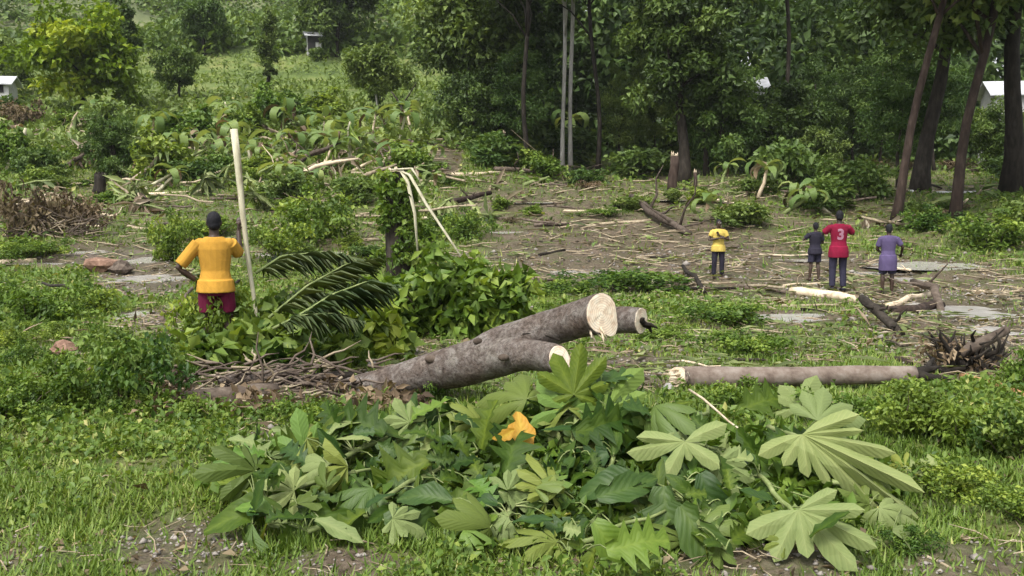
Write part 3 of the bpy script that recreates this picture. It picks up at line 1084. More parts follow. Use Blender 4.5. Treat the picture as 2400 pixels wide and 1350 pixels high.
SHRUBS = [
    ('bright leafy bush in the left foreground beside the dead wood', 300, 960, 260, 'fresh0', 1.25),
    ('yellow green bush left of the bright leafy bush', 140, 960, 260, 'yellow0', 1.0),
    ('leafy weeds at the left picture edge level with the dead wood', 10, 990, 240, 'green1', 1.0),
    ('small bush at the left end of the dead wood', 370, 905, 150, 'fresh0', 1.2),
    ('green bush on the bank left of the person in the orange yellow shirt', 90, 760, 260, 'yellow1', .9),
    ('low green bush beside the bare bank at the left edge', 215, 740, 180, 'green1', .8),
    ('low bush on the left bank above the bright leafy bush', 270, 850, 160, 'fresh0', 1.0),
    ('leafy bush in front of the man with the pole', 500, 850, 250, 'green0', 1.45),
    ('broad leaved bush right of the foot of the pale pole', 640, 840, 240, 'big0', 1.2),
    ('broad leaved plants behind the brown dead wood', 760, 835, 200, 'big0', 1.1),
    ('small upright weed beside the log by the pale stone', 835, 865, 80, 'green0', 1.5),
    ('yellow green vines at the right below the horizontal log', 2120, 1020, 260, 'yellow0', 1.0),
    ('yellow green bush at the right foreground', 2260, 1050, 280, 'yellow1', 1.1),
    ('leafy vines at the right picture edge', 2390, 1080, 240, 'fresh0', 1.1),
    ('dark weeds beneath the yellow green bush at the right', 2230, 1160, 260, 'green1', .7),
    ('low weeds at the right picture edge by the bottom', 2390, 1210, 240, 'green1', .7),
    ('small bright weed in the bottom right foreground', 2130, 1290, 150, 'green0', .7),
    ('weeds sprouting behind the right end of the horizontal log', 1960, 1000, 220, 'yellow1', .9),
    ('weeds between the leaf pile and the horizontal log', 1740, 960, 200, 'green1', .8),
    ('bright green bush at the right edge above the dead roots', 2395, 900, 140, 'yellow0', 1.2),
    ('weeds left of the leaf pile by the earth patch', 720, 1010, 220, 'green1', .8),
    ('small weed in front of the middle of the long grey log', 1010, 935, 120, 'green0', 1.0),
    ('low green plants on the clearing behind the horizontal log', 1750, 840, 240, 'green1', .6),
    ('low green plants in front of the split pale logs', 1700, 760, 260, 'green1', .45),
    ('low green plants beside the sawn end of the grey log', 1560, 800, 180, 'yellow1', .5),
    ('strip of low green weeds in the clearing below the person in pale yellow', 1480, 680, 320, 'green1', .35),
    ('flattened green weeds left of the strip in the clearing', 1330, 690, 180, 'green0', .4),
    ('bushy weeds at the right behind the person in purple', 2330, 580, 220, 'green0', .7),
    ('bushy weeds at the right picture edge under the thick dark tree', 2400, 560, 170, 'far1', .9),
    ('leafy heap of cut branches behind the person in pale yellow', 1750, 530, 170, 'far1', .55),
    ('green heap of cut branches between the leaning trunk and the person in black', 1935, 490, 200, 'far1', .6),
    ('low bushes left of the leaning reddish trunk', 2020, 470, 180, 'far1', .9),
    ('low bushes between the leaning reddish trunks', 2170, 540, 150, 'green0', .7),
    ('low bushes behind the green heap', 1830, 450, 200, 'far1', 1.0),
    ('low weeds left of the torn trunk', 1490, 420, 200, 'far1', .6),
    ('low weeds under the slender white trunks', 1340, 385, 200, 'far1', .7),
    ('weeds along the dirt track by the grove', 1160, 390, 180, 'far1', .7),
    ('low bush left of the dirt track', 960, 420, 200, 'far0', 1.0),
    ('bush behind the vine covered stump', 840, 480, 200, 'far1', 1.0),
    ('bush right of the top of the pale pole', 690, 470, 200, 'far1', 1.0),
    ('bush left of the vine covered stump', 740, 560, 240, 'green0', .9),
    ('green weeds behind the palm frond', 660, 610, 200, 'green1', 1.0),
    ('brown dead brush at the left edge of the field', 70, 560, 220, 'dead0', 1.6),
    ('tall brown dead brush right of the first at the left edge', 180, 550, 190, 'dead0', 1.4),
    ('green bush at the left edge in the field', 40, 400, 180, 'far0', 1.5),
    ('dark green bush left of the bent small tree', 110, 410, 160, 'far1', 1.2),
    ('yellow green bush right of the bent small tree', 370, 420, 230, 'far0', 1.2),
    ('yellow green bush below the rounded olive tree', 440, 350, 220, 'far0', 1.1),
    ('yellow green bush in the middle of the left field', 560, 330, 200, 'far0', 1.0),
    ('light bush above the middle of the left field', 660, 300, 220, 'far0', 1.1),
    ('light bush at the foot of the grassy slope', 760, 290, 200, 'far0', 1.0),
    ('olive bush below the bright yellow green tree', 250, 310, 180, 'far1', 1.2),
    ('bush at the left edge under the pale house', 50, 300, 160, 'dead0', 1.1),
    ('round bush hiding the foot of the pale house at the left edge', 20, 285, 130, 'far1', 1.3),
    ('bush below the small white house on the hill', 745, 140, 90, 'far1', .9),
    ('low bush in the left field behind the pole', 480, 430, 180, 'far1', .9),
    ('low bush in the left field beside the fallen stems', 620, 420, 180, 'far0', .9),
    ('weeds left of the man with the pole', 400, 610, 130, 'green0', 1.6),
    ('low weeds far left above the pale stones', 60, 610, 200, 'green1', .6),
    ('low weeds behind the man with the pole', 480, 560, 200, 'green1', .6),
    ('dark bush in the shade at the left end of the grove', 1150, 335, 200, 'far1', 1.1),
    ('dark bush in the shade left of the shed', 1620, 380, 200, 'far1', .9),
    ('bush in the shade right of the shed', 1850, 385, 200, 'far1', 1.0),
    ('weeds right of the vine covered stump', 1090, 560, 130, 'green0', 1.0),
]
# plain words for places, used in the labels of things that look alike
LANDMARKS = [(510, 700, 'the man with the pole'), (40, 400, 'the bush at the left edge'), (285, 425, 'the small bent tree'), (935, 520, 'the vine covered stump'), (70, 540, 'the brown dead brush'),
             (215, 250, 'the bright yellow green tree'), (628, 212, 'the dark narrow tree'), (885, 260, 'the thin pale trunk'), (1050, 350, 'the dirt track'), (700, 385, 'the tilted pale stems'),
             (350, 452, 'the long pale stems'), (205, 600, 'the two puddles'), (1325, 390, 'the slender white trunks'), (1600, 425, 'the torn trunk'), (1765, 352, 'the dark shed'),
             (2095, 520, 'the leaning reddish trunk'), (2236, 520, 'the thicker reddish trunk'), (2368, 455, 'the thick dark tree'), (1540, 510, 'the dark slanting branch'), (1680, 560, 'the child in pale yellow'),
             (1902, 560, 'the child in black'), (300, 940, 'the bright leafy bush'), (190, 690, 'the arching dark twig'), (10, 990, 'the weeds at the left edge'), (150, 830, 'the brown clod'),
             (560, 335, 'the top of the pale pole'), (755, 650, 'the palm fronds'), (440, 235, 'the rounded olive tree'), (955, 240, 'the forked twig')]
USED = {}


def place_label(look, px, py):
    lx, ly, nm = min(LANDMARKS, key=lambda l: math.hypot((l[0] - px) * .8, (l[1] - py) * 1.6))
    dx, dy = px - lx, (py - ly) * 2
    where = ('right of' if dx > 0 else 'left of') if abs(dx) > abs(dy) else ('in front of' if dy > 0 else 'behind')
    far = 'close ' if math.hypot(dx, dy) < 70 else ''
    for w in (far + where, 'further ' + where, 'lying ' + where, 'farthest ' + where):
        lab = look + ' ' + w + ' ' + nm
        if len(lab.split()) > 16: lab = lab.replace('straw coloured', 'straw').replace(' leaning', '')
        if lab not in USED: break
    USED[lab] = 1
    return lab


LOOK = {'far0': 'yellow green weed clump', 'far1': 'mid green weed clump', 'yellow0': 'small yellowish weed clump', 'yellow1': 'thin yellowish weed clump', 'green0': 'dark green weed clump', 'green1': 'fine leaved green weed clump', 'dead0': 'brown dry weed clump'}


def looks(kind, w, h):
    return ('wide ' if w > 105 else 'little ' if w < 78 else '') + ('flat ' if h < .72 else 'tall ' if h > 1.02 else '') + LOOK[kind]


for row in SHRUBS:
    if row[2] < 560 and row[1] < 1000 and row[4].startswith('far'): row = row[:3] + (row[3] * .75, row[4], row[5] * .75)
    shrub(*row)
# a scatter of like weeds over the left field, the clearing edge and the left bank
def weeds_over(n, spot, kinds, w0, w1, h0, h1, group):
    for _ in range(n):
        q = spot()
        while q is None: q = spot()
        k, w, h = random.choice(kinds), random.uniform(w0, w1), random.uniform(h0, h1)
        shrub(place_label(looks(k, w, h), *q), q[0], q[1], w, k, h, 'weed_clump', 'weed', group)


def field():
    px, py = random.uniform(0, 1000), random.uniform(290, 620)
    return None if 400 < px < 640 and py > 470 else (px, py)


def bank():
    px, py = random.uniform(-60, 470), random.uniform(660, 1000)
    return None if px > 250 and py < 850 else (px, py)


weeds_over(55, field, ['far0', 'far0', 'yellow0', 'yellow1', 'green1', 'far1'], 50, 110, .3, .75, 'weed clumps on the left field')
weeds_over(44, lambda: (random.uniform(1050, 2400), random.uniform(395, 470) if random.random() < .6 else random.uniform(470, 545)), ['far1', 'far1', 'far0', 'dead0', 'green1'], 50, 120, .35, .8, 'weed clumps along the clearing')
weeds_over(36, bank, ['green0', 'green1', 'yellow0', 'yellow1'], 70, 130, .6, 1.2, 'weed clumps on the left bank')

# ------------------------------------------------------------------ broad leaved (banana like) plants, battered
def strip_leaf(L, W, arch, m, seed, n=7):
    """arching strap leaf with a folded midrib, base at the origin, growing along +y"""
    rng = random.Random(seed)
    V, Fc = [], []
    y = z = 0
    a = math.radians(65)
    for i in range(n + 1):
        t = i / n
        w = W * math.sin(math.pi * min(1, .12 + .88 * t)) ** .6 * (1 if i < n else .05)
        for s, up in ((-1, .25), (0, 0), (1, .25)):
            V.append((s * w / 2 + rng.uniform(-.1, .1) * W, y, z + up * w / 2 - (0.02 if s else 0)))
        y += math.cos(a) * L / n
        z += math.sin(a) * L / n
        a -= arch / n * (1 + t)
    for i in range(n):
        b = i * 3
        Fc += [(b, b + 1, b + 4, b + 3), (b + 1, b + 2, b + 5, b + 4)]
    me = bpy.data.meshes.new('leaf')
    me.from_pydata(V, [], Fc)
    at_ = me.attributes.new('tint', 'FLOAT', 'POINT')
    at_.data.foreach_set('value', [rng.uniform(.2, .8)] * len(V))
    for nm, f in (('across', lambda k: abs(k % 3 - 1)), ('along', lambda k: (k // 3) / n * .6)):
        a = me.attributes.new(nm, 'FLOAT', 'POINT')
        a.data.foreach_set('value', [float(f(k)) for k in range(len(V))])
    me.polygons.foreach_set('use_smooth', [True] * len(Fc))
    me.materials.append(m)
    return me


STRAPS = [strip_leaf(1.5, .34, math.radians(a), M['banana'], i) for i, a in enumerate((85, 130, 160, 185, 210))]
STRAPS_DEAD = [strip_leaf(1.3, .25, math.radians(a), M['dead'], 9 + i) for i, a in enumerate((120, 150))]


def broad_plant(label, px, py, hpx, lean=0.0, dead=0, n=7, group='battered broad leaved plants in the left field'):
    p = at(px, py)
    H = hpx * p.y / F
    t = thing('broad_leaved_plant', label, 'plant', p, 0, group)
    top = Vector((lean * H * .9, random.uniform(-.3, .3), H * (.72 - .3 * min(1, abs(lean)))))
    MB().tube(wob((0, 0, -.1), top, 4, .03), [.09, .085, .075, .065, .04], 7).build('stalk', random.choice([M['pole'], M['split'], M['stem']]), t)
    for k in range(n):
        me = random.choice(STRAPS_DEAD) if k < dead else random.choice(STRAPS)
        o = link('leaf', me, t)
        s = H / 1.9 * random.uniform(.75, 1.1)
        o.scale = (s, s, s)
        o.location = top * random.uniform(.8, 1.0)
        o.rotation_euler = (random.uniform(-.9, .0), random.uniform(-.4, .4), k * 6.28 / n + random.uniform(-.4, .4))


for row in [
        ('broad leaved plant with pale hanging leaves beside the slender white trunks', 1325, 370, 130, .1, 0, 8, None),
        ('pale drooping broad leaved plant above the vine covered stump', 815, 370, 130, -.1, 0, 7),
        ('battered broad leaved plant right of the thin pale trunk', 935, 345, 120, .15, 1, 7),
        ('yellow green broad leaved plant at the foot of the olive tree', 350, 350, 110, .1, 0, 8),
        ('broad leaved plant in the left field behind the fallen stems', 440, 400, 110, -.2, 1, 8),
        ('flattened broad leaved plant left of the pale pole top', 500, 360, 90, -.5, 2, 7),
        ('flattened broad leaved plant right of the pale pole top', 640, 370, 110, .6, 2, 7),
        ('broad leaved plant among the tilted pale stems', 745, 400, 120, .4, 1, 7),
        ('broken broad leaved plant with dry leaves above the stump', 880, 400, 110, .5, 3, 7),
        ('broad leaved plant behind the man with the pole', 660, 460, 110, .2, 1, 7),
        ('broad leaved plant at the left picture edge with yellow leaves', 30, 370, 100, .2, 3, 7),
        ('leaning yellow green broken plant behind the person in pale yellow', 1775, 465, 120, .2, 3, 8, None),
        ('broad leaved plant beside the torn trunk', 1690, 440, 80, .2, 1, 7, None),
        ('small broad leaved plant left of the dirt track', 1000, 400, 80, .2, 0, 6)]:
    broad_plant(*row)

for row in [('broken broad leaved plant heaped behind the child in pale yellow', 1740, 520, 110, -.9, 2, 8, None), ('pale torn broad leaves heaped behind the children', 1830, 500, 100, .8, 1, 8, None),
            ('torn broad leaved plant lying left of the leaning reddish trunk', 1950, 500, 120, -.8, 2, 8, None), ('flattened broad leaved plant at the right edge of the clearing', 2300, 560, 90, .9, 1, 8, None),
            ('flattened broad leaves in front of the split pale logs', 1660, 760, 70, 1.1, 0, 6, None), ('torn green leaves lying by the propped dark stick', 1500, 668, 60, 1.2, 0, 6, None)]:
    broad_plant(*row)
rs = random.Random(12)
for k in range(38):
    px, py = rs.uniform(200, 1010), rs.uniform(290, 460)
    ln_, dd = rs.uniform(-1.2, 1.2), rs.choice([0, 1, 2, 3])
    broad_plant(place_label(('leaning' if abs(ln_) > .35 else 'upright') + (' half dead' if dd > 1 else ' green') + ' broad leaved plant', px, py), px, py, rs.uniform(65, 125), ln_, dd, rs.choice([5, 6, 7]))

# ------------------------------------------------------------------ fallen wood
def bark_of(k): return M[k]


def fallen(label, pts, widths, mat, name='fallen_branch', cat='branch', lift=0.0, twigs=0, group=None, seg=8, sag=.02):
    """pts: photograph positions, lying on the ground (or raised by the third number, in metres)"""
    W = []
    R = []
    for q, w in zip(pts, widths):
        l = q[2] if len(q) > 2 else lift
        base = at(q[0], q[1], l)
        r = w * base.y / F / 2
        W.append(base + Vector((0, 0, l + r * .6)))
        R.append(r)
    o0 = W[0].copy()
    fine, fr = [], []
    for i in range(len(W) - 1):
        seg_pts = wob(W[i] - o0, W[i + 1] - o0, 4, sag)
        for k, q in enumerate(seg_pts[:-1]):
            fine.append(q)
            fr.append((R[i] + (R[i + 1] - R[i]) * k / 4) * random.uniform(.9, 1.1))
    fine.append(W[-1] - o0)
    fr.append(R[-1])
    mb = MB().tube(fine, fr, seg)
    for k in range(twigs):
        j = random.randint(1, len(fine) - 2)
        L = (W[-1] - W[0]).length * random.uniform(.12, .3)
        d = Vector((random.uniform(-1, 1), random.uniform(-1, .6), random.uniform(.1, .9))).normalized()
        mb.tube(wob(fine[j], fine[j] + d * L, 3, .1), [fr[j] * .45, fr[j] * .35, fr[j] * .25, fr[j] * .1], 5)
    me = mb.mesh(name, mat)
    o = link(name, me)
    o.location = o0
    tag(o, label, cat, group)
    return o


for row in [
        ('pale split log lying in front of the person in red', [(1855, 690), (1950, 700), (2035, 712)], [22, 24, 18], M['split'], 'split_log', 'log'),
        ('pale split log right of the feet of the person in purple', [(2080, 722), (2180, 694)], [16, 14], M['split'], 'split_log', 'log'),
        ('reddish brown log under the pale split wood at the right', [(2060, 738), (2130, 735), (2205, 722)], [24, 26, 22], M['bark_red'], 'log', 'log'),
        ('dark branch crossing the split logs towards the viewer', [(2020, 705, .35), (2060, 740, .2), (2112, 790, 0)], [20, 24, 20], M['bark_dark'], 'fallen_branch', 'branch', 0, 4),
        ('curved brown branch arching over the wet mud', [(2140, 665, .15), (2190, 680, .25), (2205, 735, 0)], [16, 20, 18], M['bark_brown'], 'fallen_branch', 'branch', 0, 3),
        ('thin dark stick propped up left of the person in pale yellow', [(1600, 625, .1), (1652, 692, 0)], [8, 12], M['bark_dark'], 'fallen_branch', 'branch'),
        ('dark broken branch slanting through the clearing', [(1480, 465, .3), (1540, 510, .2), (1615, 552, 0)], [14, 20, 16], M['bark_brown'], 'fallen_branch', 'branch', 0, 5),
        ('long pale stick lying across the clearing behind the children', [(1370, 532), (1525, 520)], [7, 9], M['stick'], 'fallen_stick', 'stick'),
        ('thin dark stick lying below the propped stick', [(1508, 684), (1725, 678)], [7, 7], M['bark_dark'], 'fallen_stick', 'stick'),
        ('pale stick lying parallel in front of the propped stick', [(1560, 672), (1725, 664)], [7, 6], M['stick'], 'fallen_stick', 'stick'),
        ('brown stick left of the pale split log', [(1730, 672), (1850, 690)], [9, 10], M['bark_brown'], 'fallen_stick', 'stick', 0, 2),
        ('pale bare stems lying across the left field', [(230, 462), (480, 450)], [8, 8], M['split'], 'fallen_stick', 'stick'),
        ('long pale stem across the left field just above the first', [(270, 443), (560, 436)], [6, 6], M['stick'], 'fallen_stick', 'stick'),
        ('pale stem rising to the left over the dead brush', [(35, 485, .1), (120, 455, .3)], [8, 6], M['split'], 'fallen_stick', 'stick'),
        ('pale stem slanting down right from the dead brush', [(120, 455, .3), (225, 500, .1)], [7, 8], M['stick'], 'fallen_stick', 'stick'),
        ('pale stick left of the head of the man with the pole', [(300, 533), (375, 545)], [8, 8], M['stick'], 'fallen_stick', 'stick'),
        ('tilted pale broken stem right of the pale pole', [(600, 410, .1), (700, 355, .6)], [11, 8], M['stick'], 'fallen_stick', 'stick', 0, 3),
        ('longer tilted pale stem running up to the right', [(610, 425, .1), (830, 372, .4)], [11, 8], M['split'], 'fallen_stick', 'stick', 0, 3),
        ('brown broken stem beneath the tilted pale stems', [(660, 400, .2), (790, 340, .7)], [13, 9], M['bark_brown'], 'fallen_branch', 'branch', 0, 4),
        ('thick brown broken stem left of the dirt track', [(880, 410, 0), (960, 335, .7)], [16, 12], M['bark_brown'], 'fallen_branch', 'branch', 0, 3),
        ('pale stick lying at the far left below the brush', [(0, 620), (85, 614)], [14, 12], M['split'], 'fallen_stick', 'stick'),
        ('pale stick right behind the palm frond', [(700, 570), (905, 563)], [7, 9], M['stick'], 'fallen_stick', 'stick'),
        ('thin arching dark twig on the left bank', [(100, 665, .25), (190, 690, .3), (275, 745, 0)], [7, 7, 6], M['bark_dark'], 'fallen_stick', 'stick'),
        ('dark stick leaning beside the man with the pole', [(390, 740, 0), (475, 665, .25)], [10, 8], M['bark_brown'], 'fallen_stick', 'stick'),
        ('second dark stick leaning behind the man with the pole', [(430, 730, 0), (560, 660, .15)], [9, 8], M['bark_dark'], 'fallen_stick', 'stick', 0, 2),
        ('pale flat branch lying on the bank behind the man', [(370, 755), (500, 745)], [18, 16], M['bark_grey'], 'fallen_branch', 'branch', 0, 2),
        ('pale branches lying by the dirt track', [(1060, 412), (1180, 410)], [10, 10], M['split'], 'fallen_stick', 'stick'),
        ('brown broken branch right of the vine covered stump', [(1040, 480, .1), (1150, 455, .25)], [14, 10], M['bark_red'], 'fallen_branch', 'branch', 0, 5),
        ('brown branch lying in the shade near the dirt track', [(1160, 400, .1), (1330, 410, .1)], [12, 9], M['bark_brown'], 'fallen_branch', 'branch', 0, 5),
        ('orange brown branch running out of the picture on the right', [(2255, 888), (2330, 905), (2420, 945)], [18, 20, 16], M['orange_wood'], 'fallen_branch', 'branch'),
        ('thin pale stick near the right edge crossing the orange branch', [(2360, 900, .05), (2420, 955, 0)], [6, 7], M['split'], 'fallen_stick', 'stick'),
        ('reddish stick above the right end of the horizontal log', [(2060, 838), (2135, 856)], [14, 16], M['bark_red'], 'fallen_stick', 'stick'),
        ('thin pale twig across the leaf pile pointing down right', [(1615, 915, .25), (1745, 1015, .2)], [6, 4], M['split'], 'fallen_stick', 'stick'),
        ('dead white branch on the ground at the right edge', [(2130, 450), (2300, 452)], [6, 6], M['white'], 'fallen_stick', 'stick'),
        ('brown dry twig by the bottom right corner', [(2160, 1300), (2230, 1335)], [9, 7], M['stick'], 'fallen_stick', 'stick')]:
    fallen(*row)



def forked_sapling():
    p = at(945, 300)
    q = lambda x, y: P(x, y, p.y) - p
    mb = MB().tube([(0, 0, -.1), q(944, 275), q(940, 248)], [.10, .085, .075], 7)
    mb.tube([q(940, 250), q(930, 232), q(917, 214)], [.075, .065, .04], 7)
    mb.tube([q(940, 250), q(955, 228), q(976, 194)], [.065, .05, .025], 7)
    o = link('dead_sapling', mb.mesh('dead_sapling', M['bark_dark']))
    o.location = p
    tag(o, 'dark dead sapling forked like a Y against the grassy slope', 'sapling')


forked_sapling()

# snapped stalks with torn leaves hanging from them like a curtain
def torn_stalk(label, x0, y0, x1, y1, up, w, mk, leafy=14, group='snapped stalks with torn leaves in the left field'):
    a = at(x0, y0)
    b = P(x1, y1, a.y + random.uniform(-.8, .8))
    b.z = max(b.z, gz(b.x, b.y) + up)
    t = thing('snapped_stalk', label, 'stalk', a, 0, group)
    pts = wob((0, 0, 0), b - a, 5, .05)
    r = w * a.y / F / 2
    MB().tube(pts, [r, r * .95, r * .9, r * .8, r * .7, r * .4], 7).build('stalk', M[mk], t)
    C, Nr, Ax, Ln, Wd = [], [], [], [], []
    L = (b - a).length
    for k in range(leafy):
        u = random.uniform(.15, 1)
        q = pts[0].lerp(pts[-1], u)
        C.append(tuple(q))
        Ax.append((random.uniform(-.6, .6), random.uniform(-.6, .4), random.uniform(-1.2, .25)))
        Nr.append((random.uniform(-.5, .5), -1, random.uniform(0, .8)))
        Ln.append(random.uniform(.4, 1.1)); Wd.append(random.uniform(.07, .24))
    V, T, tt = leaf_arrays(*map(np.array, (C, Nr, Ax, Ln, Wd)), fold=.2, droop=.35)
    link('torn_leaves', np_mesh('torn_leaves', V, T, np.repeat(np.clip(np.random.default_rng(int(x0)).normal(.55, .25, leafy), 0, 1), 4), random.choice([M['straw'], M['shred'], M['banana'], M['banana'], M['yellowgreen']])), t)


for row in [('long cream snapped stalk tilted up to the right above the palm fronds', 610, 430, 840, 372, .5, 13, 'split', 22), ('brown snapped stalk crossing above the cream one', 650, 405, 800, 335, .9, 13, 'bark_brown', 18),
            ('pale snapped stalk left of the vine covered stump', 790, 440, 930, 385, .5, 12, 'stick', 18), ('upright snapped pale stalk left of the thin pale trunk', 815, 390, 820, 285, 1.5, 9, 'pole', 16),
            ('brown snapped stalk right of the thin pale trunk', 935, 400, 968, 330, 1.2, 14, 'bark_brown', 16), ('cream snapped stalk lying behind the pole', 420, 400, 560, 370, .3, 10, 'split', 16),
            ('pale snapped stalk leaning over the yellow green bush', 300, 430, 395, 345, .9, 11, 'stick', 18), ('yellowed snapped stalk at the left edge', 20, 400, 60, 300, 1.1, 14, 'pole', 18),
            ('brown snapped stalk over the dead brush', 150, 400, 220, 340, .8, 12, 'bark_brown', 16)]:
    torn_stalk(*row)
rs = random.Random(31)
for k in range(66):
    px, py = rs.uniform(0, 1010), rs.uniform(310, 500)
    dx = rs.uniform(-130, 130)
    up = rs.choice([.15, .3, .6, 1.0])
    mk = rs.choice(['stick', 'stem', 'stick', 'stem', 'bark_brown'])
    torn_stalk(place_label({'split': 'cream', 'stick': 'straw coloured', 'pole': 'pale', 'stem': 'green', 'bark_brown': 'brown'}[mk] + (' low' if up < .4 else ' raised') + (' right leaning' if dx > 0 else ' left leaning') + ' snapped stalk', px, py),
               px, py, px + dx, py - rs.uniform(5, 60), up, rs.uniform(6, 10), mk, rs.randint(14, 28))
for k in range(14):
    px, py = rs.uniform(1080, 2350), rs.uniform(420, 530)
    dx = rs.uniform(-110, 110)
    mk = rs.choice(['split', 'stick', 'stem', 'bark_brown'])
    torn_stalk(place_label({'split': 'cream', 'stick': 'straw coloured', 'stem': 'green', 'bark_brown': 'brown'}[mk] + (' right leaning' if dx > 0 else ' left leaning') + ' snapped stalk', px, py),
               px, py, px + dx, py - rs.uniform(0, 25), .15, rs.uniform(7, 11), mk, rs.randint(10, 18), 'snapped stalks along the clearing')


def brush_pile():
    p = at(115, 560)
    t = thing('brush_pile', 'tangle of bare brown sticks over the dead brush at the left edge', 'brush', p)
    rng = random.Random(4)
    for nm, mk, n in (('sticks', 'bark_brown', 60), ('pale_sticks', 'stick', 26)):
        mb = MB()
        for k in range(n):
            a = Vector((rng.uniform(-1.5, 1.4), rng.uniform(-.8, .8), rng.uniform(0, .7)))
            d = Vector((rng.uniform(-1, 1), rng.uniform(-.6, .6), rng.uniform(-.35, .5))).normalized() * rng.uniform(.4, 1.2)
            mb.tube(wob(a, a + d, 3, .08, rng), [.022, .018, .013, .005], 5)
        mb.build(nm, M[mk], t)


brush_pile()

# pale broken stalks strewn over the left field and debris sticks in the clearing
rs = random.Random(77)
for k in range(64):
    px, py = rs.uniform(0, 1000), rs.uniform(300, 560)
    if 400 < px < 620 and py > 470: continue
    L = rs.uniform(40, 150)
    a = rs.choice([rs.uniform(-.15, .15), rs.uniform(-.5, .5)])
    up = rs.choice([0, 0, .25, .6])
    mk = rs.choice(['split', 'stick', 'stick', 'bark_brown'])
    fallen(place_label({'split': 'cream', 'stick': 'straw coloured', 'bark_brown': 'brown'}[mk] + (' tilted' if up else ' flat lying') + ' broken stalk', px, py),
           [(px, py, .03), (px + L * math.cos(a), py - L * .35 * math.sin(a), up)], [rs.uniform(5, 9), rs.uniform(3, 6)], M[mk], 'broken_stalk', 'stalk', group='broken stalks on the left field', seg=6, twigs=rs.choice([0, 0, 2]))
for k in range(60):
    px, py = rs.uniform(1050, 2400), rs.choice([rs.uniform(390, 500), rs.uniform(480, 860)])
    if py > 700 and px < 1560: continue
    L = rs.uniform(40, 160)
    a = rs.uniform(-.5, .5)
    mk = rs.choice(['split', 'stick', 'bark_brown', 'bark_dark', 'bark_brown'])
    fallen(place_label({'split': 'cream', 'stick': 'straw coloured', 'bark_brown': 'brown', 'bark_dark': 'dark'}[mk] + (' short' if L < 90 else ' long') + ' stick lying', px, py),
           [(px, py, .02), (px + L * math.cos(a), py - L * .35 * math.sin(a), rs.choice([0, .02, .15]))], [rs.uniform(5, 10), rs.uniform(3, 7)], M[mk], 'fallen_stick', 'stick', group='sticks strewn over the clearing', seg=6, twigs=rs.choice([0, 1, 3]))

# torn reddish slab beside the dark trunk and snapped posts
for lab, px, py, w, h, mk in [('torn reddish brown stump leaning on the tall dark trunk', 1577, 452, 24, 85, 'bark_red'),
                              ('short broken reddish post right of the torn stump', 1625, 475, 10, 70, 'bark_red'),
                              ('short dark stump in the left field', 232, 452, 28, 45, 'bark_dark'),
                              ('short broken post in the shade left of the white trunks', 1180, 362, 9, 50, 'bark_red')]:
    p = at(px, py)
    r, H = w * p.y / F / 2, h * p.y / F
    t = thing('tree_stump', lab, 'stump', p)
    MB().tube(wob((0, 0, -.1), (.05, 0, H), 4, .04), [r * 1.3, r, r * .95, r * .9, r * .8], 9).build('trunk', M[mk], t)
    mb = MB()
    for k in range(6):
        a = k * 1.047
        mb.tube([(.05 + math.cos(a) * r * .5, math.sin(a) * r * .5, H - .03), (.05 + math.cos(a) * r * .6, math.sin(a) * r * .6, H + random.uniform(.05, .3) * H * .5)], [r * .28, .004], 5)
    mb.build('splinters', M['split'] if mk == 'bark_red' else M[mk], t)


# the big grey log with a fork and two sawn ends
def cut_end(t, c, n, ring, tongue=False, name='cut_face', seed=0):
    """a sawn face with thickness that closes the tube whose last ring is given"""
    rng = random.Random(seed)
    n = Vector(n).normalized()
    c = Vector(c)
    K = len(ring)
    V = [n * .006]
    for f, dz in ((.5, .004), (.85, .003), (.97, .002), (.998, -.004)):
        for k, q in enumerate(ring):
            d = (Vector(q) - c) * f
            if tongue and f > .9 and d.z < 0 and d.x > .02: d = d * 1.0 + Vector((.01, 0, -.09 * min(1, d.x * 9)))
            V.append(d + n * (dz + (rng.uniform(-.002, .002) if f < 1 else 0)))
    Fc = [(0, 1 + k, 1 + (k + 1) % K) for k in range(K)]
    for ri in range(3):
        for k in range(K):
            a = 1 + ri * K + k
            b = 1 + ri * K + (k + 1) % K
            Fc.append((a, a + K, b + K, b))
    me = bpy.data.meshes.new(name)
    me.from_pydata([tuple(v) for v in V], [], Fc)
    bm = bmesh.new(); bm.from_mesh(me); bmesh.ops.recalc_face_normals(bm, faces=bm.faces); bm.to_mesh(me); bm.free()
    me.materials.append(M['cut'])
    o = link(name, me, t)
    o.location = c
    return o


